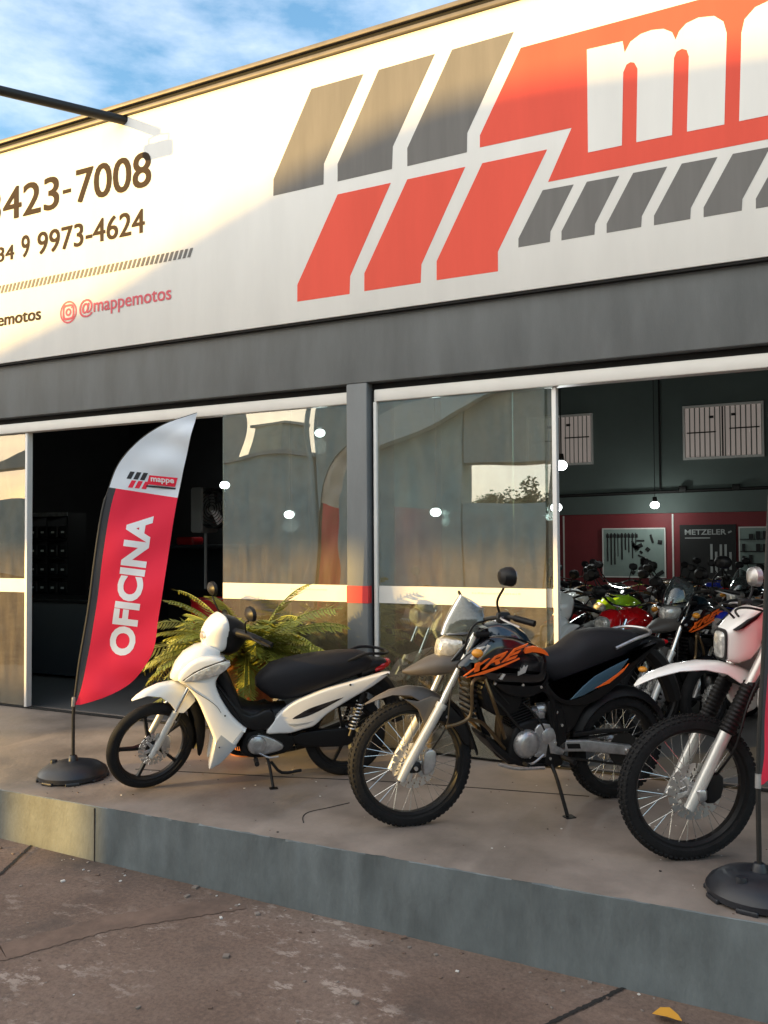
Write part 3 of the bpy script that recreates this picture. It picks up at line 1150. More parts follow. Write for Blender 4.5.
pole(-14.3, -12, 'concrete utility pole with crossarm and wires across the street')
tree(-10.3, -24, 5.0, 1.4, 3, 'bushy tree behind the yard wall across the street')
tree(-12.6, -25, 4.6, 1.5, 13, 'low spreading tree left of the bushy tree across the street')
tree(-9.0, -26, 5.6, 1.1, 5, 'smaller tree behind the yard wall across the street')
tree(-20.4, -27, 7.6, 1.5, 8, 'tall tree rising behind the row house')
# ------------------------------------------------------------------ motorcycle building blocks
# bike space: x runs from the front axle towards the tail, y away from the kickstand side, z up
def rot_steer(deg, pivot, rake=26):
    ax = Vector((math.sin(R(rake)), 0, math.cos(R(rake))))
    return Matrix.Translation(pivot) @ Matrix.Rotation(R(deg), 4, ax) @ Matrix.Translation(-Vector(pivot))


def tyre_mesh(Rr, w, rim, knob, matn):
    m = MB(matn)
    h = (Rr - rim)
    prof = []
    for k in range(15):
        a = math.pi * (k / 14) - math.pi / 2
        prof.append((rim + h * (0.10 + 0.90 * abs(math.cos(a)) ** .72), w / 2 * math.copysign(abs(math.sin(a)) ** .85, math.sin(a))))
    prof = [(rim - .004, -w * .30)] + prof + [(rim - .004, w * .30)]
    m.lathe(prof, axis='y', n=72)
    if knob:
        n = int(2 * math.pi * Rr / knob[0])
        for k in range(n):
            for row, (yy, rr, ww) in enumerate(((-.36, .962, .15), (-.13, .994, .16), (.13, .994, .16), (.36, .962, .15))):
                a = 2 * math.pi * (k + (.5 if row in (1, 2) else 0)) / n
                tilt = yy * 1.15
                rad = Vector((math.cos(a), 0, math.sin(a)))
                nrm = (rad * math.cos(tilt) + Vector((0, 1, 0)) * math.sin(tilt))
                tg = Vector((-math.sin(a), 0, math.cos(a)))
                sd = nrm.cross(tg)
                c = rad * (Rr * rr - h * .10 * abs(yy)) + Vector((0, w * yy, 0))
                m.obox(c, (tg, sd, nrm), (knob[0] * .31, w * ww * .5, knob[1]), .002)
    return m


def disc_mesh(r, y):
    """drilled brake disc with carrier arms; real openings"""
    m = MB('disc')
    N = 72
    r0, r1, r2, r3 = r * .58, r * .72, r * .84, r
    def cell(a0, a1, ra, rb):
        th = .0022
        q = [(ra, a0), (rb, a0), (rb, a1), (ra, a1)]
        f_ = [m.v((p[0] * math.cos(p[1]), y - th, p[0] * math.sin(p[1]))) for p in q]
        b_ = [m.v((p[0] * math.cos(p[1]), y + th, p[0] * math.sin(p[1]))) for p in q]
        m.f(f_)
        m.f(b_[::-1])
        for i in range(4):
            j = (i + 1) % 4
            m.f((f_[i], f_[j], b_[j], b_[i]))
    for k in range(N):
        a0, a1 = 2 * math.pi * k / N, 2 * math.pi * (k + 1) / N
        if k % 4 != 0:
            cell(a0, a1, r0, r1)
        if k % 4 != 2:
            cell(a0, a1, r1, r2)
        if k % 4 != 1:
            cell(a0, a1, r2, r3)
    m.use('alu')
    for k in range(6):
        a = 2 * math.pi * k / 6 + .2
        c, s = math.cos(a), math.sin(a)
        m.obox((c * r * .44, y, s * r * .44), ((c, 0, s), (0, 1, 0), (-s, 0, c)), (r * .20, .003, r * .10), .001)
    m.lathe([(r * .14, y - .006), (r * .30, y - .006), (r * .30, y + .006), (r * .14, y + .006)], n=28, closed_prof=True)
    return m


def wheel(bike, cx, cz, Rr, w, rim, spokes=36, knob=None, rubber='rubber', disc_r=.12, disc_y=-.055, xf=None,
          rimmat='black_plastic', hub='alu', hubw=.055, mag=0, sprocket=False):
    O = Matrix.Translation((cx, 0, cz))
    if xf is not None:
        O = xf @ O
    m = MB(rimmat)
    rw = w * .34
    m.lathe([(rim + .006, -rw), (rim + .006, -rw + .004), (rim - .010, -rw * .6), (rim - .012, rw * .6), (rim + .006, rw - .004), (rim + .006, rw), (rim - .012, rw), (rim - .024, rw * .5), (rim - .024, -rw * .5), (rim - .012, -rw)], n=72, closed_prof=True)
    if mag:
        for k in range(mag):
            a = 2 * math.pi * k / mag + .55
            c, s = math.cos(a), math.sin(a)
            t = Vector((-s, 0, c))
            rad = Vector((c, 0, s))
            def ring(r_, hw, ht, off=0):
                p = rad * r_ + t * off
                return [p + t * hw + Vector((0, -ht, 0)), p + t * hw + Vector((0, ht, 0)), p - t * hw + Vector((0, ht, 0)), p - t * hw + Vector((0, -ht, 0))]
            m.rings([ring(.035, .016, .022), ring(rim * .5, .009, .014, .006), ring(rim * .85, .009, .012, 0), ring(rim - .012, .016, .014, -.004)])
    m.use(hub)
    m.lathe([(.012, -hubw), (.026, -hubw), (.045, -hubw + .008), (.030, -hubw + .016), (.030, hubw - .016), (.045, hubw - .008), (.026, hubw), (.012, hubw)], n=28, closed_prof=True)
    rimo = m.build('wheel', bike, xf=None)
    rimo.matrix_local = O
    t = tyre_mesh(Rr, w, rim, knob, rubber).build('tyre', rimo)
    if spokes:
        m = MB('alu_bright')
        for k in range(spokes):
            a = 2 * math.pi * k / spokes
            side = 1 if k % 2 else -1
            lean = .42 if (k // 2) % 2 else -.42
            p0 = Vector((.043 * math.cos(a + lean * 2.2), side * (hubw - .008), .043 * math.sin(a + lean * 2.2)))
            p1 = Vector(((rim - .020) * math.cos(a), side * .004, (rim - .020) * math.sin(a)))
            m.cyl(p0, p1, .0019, 5)
        m.build('spokes', rimo)
    if disc_r:
        disc_mesh(disc_r, disc_y).build('brake_disc', rimo)
    if sprocket:
        m = MB('steel_dark')
        m.lathe([(.03, -.075), (.10, -.075), (.10, -.070), (.03, -.070)], n=36, closed_prof=True)
        m.build('sprocket', rimo)
    return rimo


def bolt(m, c, r=.006, d=.006, axis=(0, -1, 0)):
    a = Vector(axis)
    m.cyl(Vector(c), Vector(c) + a * d, r, 6)


def shock(m, a, b, r=.028, coils=8):
    a, b = Vector(a), Vector(b)
    m.use('steel_dark')
    m.cyl(a, b, .012, 8)
    d = (b - a).normalized()
    u = d.cross(Vector((0, 1, 0))).normalized()
    w = d.cross(u)
    m.use('alu_bright')
    pts = []
    for k in range(coils * 10 + 1):
        t = k / (coils * 10)
        p = a.lerp(b, .15 + .6 * t)
        ang = 2 * math.pi * coils * t
        pts.append(p + (u * math.cos(ang) + w * math.sin(ang)) * r)
    m.tube(pts, .0055, 6)
    m.use('frame_black')
    m.cyl(a.lerp(b, .75), a.lerp(b, .95), r * 1.05, 12)


def set_bike(t, A, heading, lean):
    Ax = Vector((math.cos(R(heading)), math.sin(R(heading)), 0))
    y0 = Vector((0, 0, 1)).cross(Ax)
    l = R(lean)
    z = Vector((0, 0, 1)) * math.cos(l) - y0 * math.sin(l)
    y = z.cross(Ax)
    t.matrix_world = Matrix.Translation(A) @ Matrix((Ax, y, z)).transposed().to_4x4()


def engine_block(bike, ex, ez, s=1.0, liquid=False, matn='alu'):
    """single-cylinder engine about a crank centre: crankcase, round side covers, finned cylinder, head"""
    m = MB('frame_black')
    m.panel([(ex - .13 * s, ez - .10 * s), (ex - .05 * s, ez - .125 * s), (ex + .17 * s, ez - .12 * s), (ex + .22 * s, ez - .03 * s), (ex + .19 * s, ez + .09 * s), (ex + .05 * s, ez + .12 * s), (ex - .09 * s, ez + .08 * s)], -.095 * s, .095 * s, .02, smooth=3)
    m.use(matn)
    m.lathe([(0.0, -.135 * s), (.045 * s, -.135 * s), (.062 * s, -.128 * s), (.078 * s, -.110 * s), (.082 * s, -.08 * s), (0, -.08 * s)], c=(ex - .02 * s, 0, ez - .01 * s), n=32)
    m.lathe([(0.0, -.120 * s), (.030 * s, -.120 * s), (.046 * s, -.112 * s), (.055 * s, -.09 * s), (.055 * s, -.07 * s), (0, -.07 * s)], c=(ex + .115 * s, 0, ez + .025 * s), n=24)
    m.panel([(ex + .03 * s, ez - .085 * s), (ex + .16 * s, ez - .075 * s), (ex + .175 * s, ez + .05 * s), (ex + .09 * s, ez + .095 * s), (ex + .03 * s, ez + .07 * s)], -.09 * s, -.108 * s, .008, smooth=3)
    m.lathe([(0.0, .125 * s), (.07 * s, .122 * s), (.09 * s, .10 * s), (.09 * s, .08 * s), (0, .08 * s)], c=(ex + .05 * s, 0, ez - .01 * s), n=30)
    for k in range(9):
        a = k / 9 * 6.283
        bolt(m, (ex - .02 * s + math.cos(a) * .074 * s, -.108 * s, ez - .01 * s + math.sin(a) * .074 * s), .005, .012)
    e = m.build('engine', bike)
    # cylinder leaning forward
    m = MB('frame_black')
    d = Vector((-.26, 0, .96)).normalized()
    u = Vector((d.z, 0, -d.x))
    for k in range(10):
        c = Vector((ex - .035 * s, 0, ez + .10 * s)) + d * (.016 * k * s)
        hw = .074 if k < 7 else .070
        m.obox(c, (u, Vector((0, 1, 0)), d), (hw * s, .078 * s, .0035 * s), .001)
        m.obox(c + d * .008 * s, (u, Vector((0, 1, 0)), d), (hw * .8 * s, .064 * s, .006 * s), .001)
    c = Vector((ex - .035 * s, 0, ez + .10 * s)) + d * (.20 * s)
    m.obox(c, (u, Vector((0, 1, 0)), d), (.075 * s, .07 * s, .045 * s), .014)
    m.build('cylinder', e)
    return e


def footpeg_set(bike, x, z, y=-.16):
    m = MB('frame_black')
    m.tube([(x, -.09, z), (x + .01, y - .09, z + .004)], .011, 8)
    m.use('black_plastic')
    m.tube([(x + .004, y + .02, z + .002), (x + .012, y - .09, z + .004)], .016, 8)
    m.build('footpeg', bike)


# ------------------------------------------------------------------ black adventure-trail motorcycle
def build_trail_black():
    t = thing('motorcycle', 'black trail motorcycle with orange lettering on its tank shroud and spoked wheels', 'motorcycle')
    ws = rot_steer(-7, (.12, 0, .62))
    wheel(t, 0, .352, .352, .086, .296, 36, (.030, .0065), 'rubber', .125, -.062, xf=ws)
    wheel(t, 1.372, .322, .322, .112, .252, 36, (.034, .008), 'rubber', .115, .07, sprocket=True, hub='alu')
    # fork
    for y in (-.098, .098):
        m = MB('alu_bright')
        m.use('alu_paint')
        m.tube([(-.085, y, .285), (-.04, y, .37), (.148, y, .690)], [.023, .027, .027], 16)
        m.tube([(.136, y, .668), (.150, y, .694)], .031, 16)
        m.use('alu_bright')
        m.tube([(.148, y, .690), (.34, y, 1.075)], .0215, 14)
        m.use('frame_black')
        m.box(-.05, .03, y - .02, y + .02, .325, .38, .012)
        m.build('fork_leg', t, xf=ws)
    m = MB('alu')
    m.cyl((-.005, -.13, .352), (-.005, .13, .352), .011, 10)
    m.use('frame_black')
    m.build('axle', t, xf=ws)
    for z, x in ((.86, .262), (1.07, .352)):
        m = MB('frame_black')
        m.obox((x + .02, 0, z), ((1, 0, 0), (0, 1, 0), (0, 0, 1)), (.05, .125, .016), .01)
        m.build('fork_clamp', t, xf=ws)
    # brake caliper
    m = MB('alu')
    m.panel([(.055, .30), (.115, .33), (.125, .42), (.085, .44), (.05, .40)], -.085, -.045, .01, smooth=2)
    m.use('steel_dark')
    m.tube([(.10, -.07, .43), (.17, -.12, .58), (.19, -.12, .74), (.25, -.09, .9)], .005, 6, smooth=5)
    m.build('brake_caliper', t, xf=ws)
    # low front fender hugging the tyre
    m = MB('fender_grey')
    def arc(pts, wid, drop):
        rings = []
        for (x, z), w_, d_ in zip(pts, wid, drop):
            ring = []
            for k in range(9):
                a = -1 + 2 * k / 8
                ring.append((x, a * w_, z - d_ * abs(a) ** 2.2))
            for k in range(9):
                a = 1 - 2 * k / 8
                ring.append((x, a * (w_ - .003), z - .004 - d_ * abs(a) ** 2.2))
            rings.append(ring)
        m.rings(rings)
    P = [(-.262, .690), (-.20, .728), (-.12, .765), (-.02, .783), (.07, .772), (.15, .735), (.20, .695)]
    arc(P, [.012, .035, .050, .060, .064, .066, .066], [.0, .010, .022, .045, .085, .13, .12])
    for s in (-1, 1):
        m.panel([(-.06, .720), (.02, .705), (.10, .730), (.165, .700), (.145, .64), (.085, .560), (.06, .556), (.02, .66)], s * .058, s * .072, .006, smooth=2)
    m.build('front_fender', t, xf=ws)
    m = MB('black_plastic')
    P = [(.19, .70), (.26, .64), (.31, .56), (.345, .47), (.375, .385)]
    rings = []
    for x, z in P:
        ring = []
        for k in range(7):
            a = -1 + 2 * k / 6
            ring.append((x + .02 * (1 - a * a), a * .062, z + .014 * (1 - a * a)))
        for k in range(7):
            a = 1 - 2 * k / 6
            ring.append((x - .006 + .02 * (1 - a * a), a * .058, z - .004 + .014 * (1 - a * a)))
        rings.append(ring)
    m.rings(rings)
    for s in (-1, 1):
        m.panel([(.10, .60), (.16, .68), (.22, .66), (.30, .56), (.33, .46), (.30, .45), (.22, .57)], s * .05, s * .066, .005, smooth=2)
        m.use('alu')
        bolt(m, (.19, s * .066, .61), .009, .004, (0, s, 0))
        m.use('black_plastic')
    m.build('mudguard', t, xf=ws)
    # beak under the headlamp
    m = MB('fender_grey')
    m.body([(-.100, .850, .868, .006, 2), (-.05, .838, .890, .042, 2.2), (.05, .832, .936, .085, 2.4), (.12, .838, .955, .105, 2.6), (.24, .862, .950, .115, 2.8), (.34, .905, .965, .10, 3)], 18)
    m.build('beak', t, xf=ws @ Matrix.Translation((.05, 0, 0)))
    # headlamp, windscreen
    m = MB('lens')
    m.body([(.094, .945, 1.0, .030, 2.5), (.108, .930, 1.035, .050, 2.8), (.15, .928, 1.052, .070, 3), (.22, .94, 1.056, .084, 3)], 20)
    hl = m.build('headlight', t, xf=ws @ Matrix.Translation((.05, 0, 0)))
    m = MB('black_gloss')
    for s in (-1, 1):
        m.panel([(.150, .925), (.250, .965), (.34, 1.085), (.315, 1.10), (.235, 1.03), (.16, .95)], s * .092, s * .112, .006, smooth=2)
    m.body([(.14, 1.058, 1.07, .06, 3), (.22, 1.055, 1.085, .10, 3), (.36, 1.08, 1.11, .12, 3)], 14)
    m.use('black_plastic')
    m.body([(.225, .935, 1.06, .09, 3), (.32, .93, 1.10, .085, 3), (.36, .95, 1.09, .06, 3)], 14)
    m.build('headlight_cowl', t, xf=ws @ Matrix.Translation((.05, 0, 0)))
    m = MB('glass_clear')
    rows = [(.118, 1.062, .072), (.135, 1.12, .088), (.165, 1.18, .090), (.205, 1.245, .072), (.232, 1.283, .030)]
    rings = []
    for x, z, w_ in rows:
        ring = []
        for k in range(11):
            a = -1 + 2 * k / 10
            ring.append((x + .16 * a * a * (w_ / .09), a * w_ * 1.35, z - .03 * a * a))
        for k in range(11):
            a = 1 - 2 * k / 10
            ring.append((x + .004 + .16 * a * a * (w_ / .09), a * w_ * 1.35, z - .03 * a * a))
        rings.append(ring)
    m.rings(rings)
    m.build('windscreen', t, xf=ws @ Matrix.Translation((.05, 0, 0)))
    # instrument, handlebar, levers, mirrors
    m = MB('black_plastic')
    m.body([(.30, 1.12, 1.18, .06, 4), (.34, 1.10, 1.20, .065, 4), (.37, 1.12, 1.16, .05, 4)], 14)
    m.build('instrument_panel', t, xf=ws)
    m = MB('steel_dark')
    m.tube([(.54, -.41, 1.165), (.46, -.30, 1.185), (.40, -.14, 1.16), (.375, 0, 1.115), (.40, .14, 1.16), (.46, .30, 1.185), (.54, .41, 1.165)], .012, 10, smooth=6)
    m.use('black_plastic')
    for s in (-1, 1):
        m.tube([(.475, s * .325, 1.183), (.545, s * .425, 1.164)], .0175, 12)
        m.box(.40, .47, s * .27 - .02, s * .27 + .03, 1.15, 1.21, .01)
        m.use('alu')
        m.tube([(.43, s * .28, 1.185), (.40, s * .33, 1.18), (.45, s * .45, 1.15)], .006, 6, smooth=4)
        m.use('black_plastic')
    m.tube([(.40, -.12, 1.15), (.30, -.16, 1.12), (.27, -.12, .98), (.33, -.06, .86)], .006, 6, smooth=5)
    m.tube([(.43, .22, 1.17), (.30, .14, 1.14), (.26, .10, 1.0)], .006, 6, smooth=5)
    m.build('handlebar', t, xf=ws)
    for s, (mx, my, mz) in ((-1, (.415, -.36, 1.405)), (1, (.52, .36, 1.10))):
        m = MB('frame_black')
        m.tube([(.42, s * .26, 1.19), (.385, s * .30, 1.27), (mx - .02, my, mz - .06)], .0065, 8, smooth=5)
        m.use('black_plastic')
        m.body([(mx - .045, mz - .02, mz + .03, .025, 2.1, my), (mx - .03, mz - .04, mz + .045, .055, 2.1, my), (mx + .0, mz - .048, mz + .055, .070, 2.1, my), (mx + .022, mz - .050, mz + .055, .074, 2.1, my), (mx + .026, mz - .046, mz + .051, .070, 2.1, my)], 18)
        m.use('mirror')
        m.body([(mx + .0262, mz - .044, mz + .049, .067, 2.6, my), (mx + .0275, mz - .044, mz + .049, .067, 2.6, my)], 18)
        m.build('mirror', t, xf=ws)
    # turn signals
    for s in (-1, 1):
        m = MB('frame_black')
        m.tube([(.30, s * .10, .99), (.30, s * .17, .99)], .008, 8)
        m.use('amber')
        m.sphere((.295, s * .195, .99), .03, 1.1, 1, .8)
        m.build('turn_signal', t)
    # tank and shrouds
    m = MB('navy_gloss')
    m.body([(.40, .90, 1.04, .085, 2.6), (.44, .88, 1.10, .115, 2.6), (.50, .86, 1.126, .135, 2.5), (.58, .84, 1.122, .142, 2.5), (.66, .83, 1.075, .138, 2.5), (.73, .82, .985, .12, 2.5), (.78, .82, .915, .095, 2.6)], 24)
    m.use('alu')
    m.lathe([(0, 1.134), (.03, 1.134), (.036, 1.126), (.036, 1.11)], c=(.53, 0, 0), axis='z', n=20)
    m.build('fuel_tank', t)
    for s in (-1, 1):
        m = MB('black_gloss')
        m.panel([(.205, .900), (.245, .955), (.345, 1.035), (.43, 1.07), (.56, 1.055), (.70, 1.0), (.755, .94), (.765, .87), (.735, .79), (.55, .80), (.43, .815), (.31, .845)], s * .10, s * .172, .03, smooth=3, dome=.012)
        sh = m.build('tank_shroud', t)
        m = MB('orange')
        yy = s * .1925
        m.panel([(.205 + .02, .902), (.30, .925), (.40, .962), (.50, .990), (.60, 1.004), (.70, .998), (.735, .972), (.70, .975), (.60, .975), (.52, .948), (.45, .905), (.40, .890), (.33, .885)], s * .180, yy, .001, smooth=2) if False else None
        # slanted letters X R E and a tapering streak, standing a hair proud of the shroud
        def P2(u, v):
            """u along the lettering 0..1, v across 0..1"""
            x = .215 + .33 * u + .055 * v
            z = .868 + .085 * u + .055 * v + .012 * v * u
            return (x, z)
        def stroke(pts):
            m.panel([P2(*q) for q in pts], s * .186, s * .1965, .0008, both=False, steps=1)
        stroke([(0, 0), (.07, 0), (.30, 1.1), (.22, 1.1)])
        stroke([(.20, 0), (.29, 0), (.12, 1.1), (.03, 1.1)])
        stroke([(.34, 0), (.41, 0), (.47, 1.1), (.40, 1.1)])
        stroke([(.42, .82), (.62, .82), (.635, 1.1), (.44, 1.1)])
        stroke([(.56, .45), (.63, .45), (.64, .9), (.58, .9)])
        stroke([(.40, .40), (.62, .40), (.63, .62), (.41, .62)])
        stroke([(.50, .45), (.58, .45), (.68, 0), (.60, 0)])
        stroke([(.70, 0), (.77, 0), (.83, 1.1), (.76, 1.1)])
        stroke([(.78, .85), (1.0, .85), (1.02, 1.1), (.79, 1.1)])
        stroke([(.76, .42), (.95, .42), (.965, .66), (.77, .66)])
        stroke([(.73, 0), (.96, 0), (.97, .24), (.735, .24)])
        m.panel([(.600, 1.000), (.66, 1.008), (.72, .985), (.748, .950), (.70, .968), (.64, .978), (.596, .972)], s * .150, s * .1965, .0008, smooth=2, both=False, steps=1)
        m.panel([(.23, .858), (.34, .872), (.44, .900), (.56, .942), (.56, .950), (.44, .912), (.33, .885)], s * .186, s * .1965, .0008, both=False, steps=1)
        m.use('alu_paint')
        m.panel([(.555, .850), (.60, .865), (.615, .905), (.60, .892), (.592, .906), (.582, .885), (.572, .893), (.568, .872), (.556, .872)], s * .186, s * .1960, .0006, both=False, steps=1)
        m.panel([(.44, .836), (.455, .834), (.475, .862), (.463, .866)], s * .180, s * .1955, .0006, both=False, steps=1)
        m.panel([(.265, .955), (.315, 1.012), (.352, 1.022), (.318, 1.000), (.276, .953)], s * .150, s * .1875, .0006, both=False, steps=1)
        m.panel([(.300, .955), (.37, 1.03), (.378, 1.026), (.312, .952)], s * .160, s * .1930, .0006, both=False, steps=1)
        m.build('lettering', sh)
        m = MB('black_plastic')
        m.panel([(.43, .815), (.56, .80), (.735, .79), (.765, .86), (.80, .83), (.775, .74), (.66, .70), (.52, .73)], s * .09, s * .135, .02, smooth=3)
        m.build('side_cover', t)
    # seat
    m = MB('seat')
    m.body([(.765, .80, .905, .06, 2.6), (.80, .775, .925, .085, 2.6), (.87, .735, .944, .115, 2.6), (.95, .72, .960, .13, 2.7), (1.02, .738, 1.005, .135, 2.8), (1.08, .765, 1.040, .135, 2.8), (1.18, .80, 1.056, .13, 2.8), (1.30, .855, 1.050, .122, 2.8), (1.40, .915, 1.038, .11, 2.8), (1.46, .945, 1.022, .09, 2.8), (1.50, .965, 1.005, .06, 2.6)], 24)
    m.build('seat', t)
    # tail, rear fender, rack
    for s in (-1, 1):
        m = MB('black_plastic')
        m.panel([(.78, .80), (.86, .72), (.95, .69), (1.13, .745), (1.30, .86), (1.46, .945), (1.52, .985), (1.55, .965), (1.42, .85), (1.28, .74), (1.15, .655), (1.00, .625), (.88, .65), (.78, .72)], s * .09, s * .140, .02, smooth=3)
        sp = m.build('side_panel', t)
        m = MB('stripe_blue')
        m.panel([(.935, .672), (1.02, .745), (1.10, .800), (1.20, .842), (1.335, .892), (1.27, .815), (1.13, .735), (1.02, .690)], s * .132, s * .1465, .003, both=False)
        m.use('orange')
        m.panel([(1.10, .728), (1.20, .775), (1.31, .838), (1.335, .862), (1.30, .818), (1.20, .752)], s * .14, s * .1485, .001, both=False, steps=1)
        m.build('stripe', sp)
    m = MB('black_plastic')
    m.body([(1.40, .86, .97, .085, 3), (1.52, .90, 1.0, .075, 3), (1.64, .915, .985, .05, 3), (1.70, .92, .96, .03, 3)], 16)
    m.tube([(1.55, 0, .93), (1.66, 0, .84), (1.76, 0, .68), (1.80, 0, .58)], [.05, .055, .055, .05], 8, smooth=4)
    m.build('tail', t)
    m = MB('lens_red')
    m.body([(1.69, .935, .965, .035, 3), (1.715, .94, .962, .03, 3)], 14)
    m.build('tail_light', t)
    m = MB('alu')
    m.tube([(1.25, -.130, .955), (1.38, -.138, 1.005), (1.50, -.12, 1.030), (1.56, 0, 1.035), (1.50, .12, 1.030), (1.38, .138, 1.005), (1.25, .130, .955)], .010, 8, smooth=6)
    m.use('black_plastic')
    m.body([(1.46, 1.00, 1.022, .09, 4), (1.48, 0.998, 1.026, .10, 4), (1.55, 1.0, 1.03, .07, 4)], 12)
    m.build('rear_rack', t)
    for s in (-1, 1):
        m = MB('frame_black')
        m.tube([(1.40, s * .08, .84), (1.41, s * .16, .832)], .008, 6)
        m.use('amber')
        m.sphere((1.41, s * .18, .830), .024, 1.2, 1, .75)
        m.build('rear_turn_signal', t)
    m = MB('black_plastic')
    rings = []
    for k in range(15):
        a = R(28 + k * 9.5)
        cx_, cz_ = 1.372 + .375 * math.cos(a), .322 + .375 * math.sin(a)
        ox_, oz_ = math.cos(a), math.sin(a)
        ring = [(cx_ - ox_ * .05 * abs(q) ** 3, q * .075, cz_ - oz_ * .05 * abs(q) ** 3) for q in [-1 + j / 4 for j in range(9)]]
        ring += [(cx_ - ox_ * (.006 + .05 * abs(q) ** 3), q * .071, cz_ - oz_ * (.006 + .05 * abs(q) ** 3)) for q in [1 - j / 4 for j in range(9)]]
        rings.append(ring)
    m.rings(rings)
    for s in (-1, 1):
        m.panel([(.84, .66), (1.02, .66), (1.20, .70), (1.30, .76), (1.16, .66), (1.06, .60), (1.0, .50), (.94, .46), (.86, .50)], s * .075, s * .11, .012, smooth=2)
    m.build('rear_mudguard', t)
    # frame, crash bar, engine
    m = MB('frame_black')
    m.tube([(.345, 0, .93), (.36, 0, .80), (.42, 0, .60), (.50, 0, .42), (.62, 0, .31), (.86, 0, .28)], .02, 8, smooth=5)
    for s in (-1, 1):
        m.tube([(.36, s * .02, 1.0), (.50, s * .10, .86), (.80, s * .12, .72), (.86, s * .11, .50), (.88, s * .10, .30)], .017, 8, smooth=5)
        m.tube([(.80, s * .12, .72), (1.15, s * .11, .80), (1.50, s * .09, .93)], .013, 8, smooth=5)
        m.panel([(.80, .30), (.92, .28), (.94, .50), (.88, .66), (.80, .66), (.83, .5)], s * .085, s * .118, .01, smooth=2)
    m.build('frame', t)
    m = MB('gold')
    for s in (-1, 1):
        m.tube([(.46, s * .10, .832), (.36, s * .17, .845), (.262, s * .225, .848), (.248, s * .235, .80), (.250, s * .235, .70), (.232, s * .235, .648), (.17, s * .235, .622), (.10, s * .235, .612)], .0095, 10, smooth=5)
        m.tube([(.23, s * .235, .645), (.34, s * .20, .60), (.45, s * .14, .50), (.55, s * .08, .40)], .0105, 8, smooth=5)
        m.tube([(.36, s * .17, .84), (.40, s * .20, .72), (.46, s * .17, .60), (.52, s * .13, .48)], .0105, 8, smooth=5)
    m.build('crash_bar', t)
    e = engine_block(t, .70, .435, 1.05)
    m = MB('black_plastic')
    m.panel([(.40, .80), (.62, .80), (.66, .72), (.62, .60), (.48, .60), (.40, .68)], -.09, .09, .02, smooth=2)
    for k in range(7):
        m.box(.335, .36, -.09, .09, .60 + k * .03, .612 + k * .03)
    m.build('radiator_box', t)
    m = MB('gold')
    m.tube([(.60, -.03, .63), (.53, -.05, .60), (.52, -.05, .46), (.575, .02, .36), (.75, .10, .31), (1.0, .15, .36)], .021, 12, smooth=6)
    m.build('exhaust_pipe', t)
    m = MB('alu')
    m.tube([(1.05, .15, .42), (1.15, .16, .52), (1.50, .17, .74)], [.03, .055, .058], 16, smooth=4)
    m.use('black_plastic')
    m.tube([(1.14, .165, .52), (1.45, .178, .71)], .058, 14)
    m.build('muffler', t)
    m = MB('frame_black')
    m.panel([(.425, .47), (.46, .475), (.58, .365), (.74, .305), (.90, .295), (.88, .272), (.72, .278), (.56, .33)], -.10, .10, .01, smooth=2)
    m.use('alu')
    m.tube([(.50, -.105, .325), (.62, -.11, .288), (.80, -.11, .275)], .010, 8, smooth=4)
    m.build('skid_plate', t)
    # swingarm, chain guard, shock
    for s in (-1, 1):
        m = MB('alu')
        m.panel([(.87, .385), (.92, .425), (1.09, .412), (1.40, .352), (1.44, .325), (1.42, .295), (1.36, .295), (1.06, .345), (.90, .360)], s * .085, s * .118, .009, smooth=1)
        m.use('frame_black')
        m.panel([(.94, .405), (1.03, .398), (1.04, .367), (.95, .375)], s * .114, s * .1205, .002)
        m.use('alu_bright')
        m.lathe([(0, s * .13), (.018, s * .13), (.02, s * .118), (.02, s * .09)], c=(1.372, 0, .322), n=12)
        m.build('swingarm', t)
    m = MB('steel_dark')
    m.tube([(.86, -.075, .40), (1.372, -.075, .425)], .008, 6)
    m.tube([(.86, -.075, .33), (1.372, -.075, .222)], .008, 6)
    m.use('black_plastic')
    m.panel([(1.0, .455), (1.20, .46), (1.40, .445), (1.42, .43), (1.2, .435), (1.0, .43)], -.095, -.065, .004)
    m.build('chain', t)
    m = MB('steel_dark')
    shock(m, (.93, 0, .40), (.98, 0, .68), .035)
    m.build('rear_shock', t)
    m = MB('frame_black')
    m.tube([(.845, -.10, .30), (.855, -.16, .22), (.885, -.235, .030)], .0115, 8, smooth=4)
    m.box(.862, .925, -.270, -.215, .018, .027, .003)
    m.build('kickstand', t)
    footpeg_set(t, .90, .335)
    m = MB('alu')
    m.tube([(.78, -.13, .36), (.70, -.15, .325), (.64, -.16, .33)], .007, 6, smooth=4)
    m.use('rubber')
    m.cyl((.64, -.15, .33), (.64, -.20, .335), .011, 8)
    m.build('gear_lever', t)
    m = MB('alu')
    m.tube([(.78, -.03, .60), (.84, -.05, .61)], .035, 14)
    m.tube([(.72, -.05, .60), (.78, -.04, .60)], .024, 12)
    m.box(.755, .815, -.085, -.03, .545, .60, .01)
    m.build('carburettor', t)
    for pts, r_ in (([(.42, -.09, .74), (.50, -.115, .66), (.60, -.11, .55), (.66, -.10, .50)], .008), ([(.66, -.08, .66), (.74, -.11, .58), (.80, -.11, .48)], .006), ([(.35, -.05, .95), (.45, -.10, .78), (.56, -.09, .66)], .006)):
        m = MB('steel_dark')
        m.tube(pts, r_, 8, smooth=4)
        m.build('hose', t)
    m = MB('alu_bright')
    for q in ((.44, -.135, .80), (.62, -.135, .78), (.74, -.135, .76), (.86, -.12, .60), (.86, -.12, .42), (.83, -.118, .33), (.90, -.118, .52)):
        bolt(m, q, .009, .008)
    m.build('bolts', t)
    m = MB('alu')
    m.panel([(.81, .46), (.86, .47), (.87, .40), (.93, .37), (.91, .34), (.83, .36)], -.105, -.125, .005)
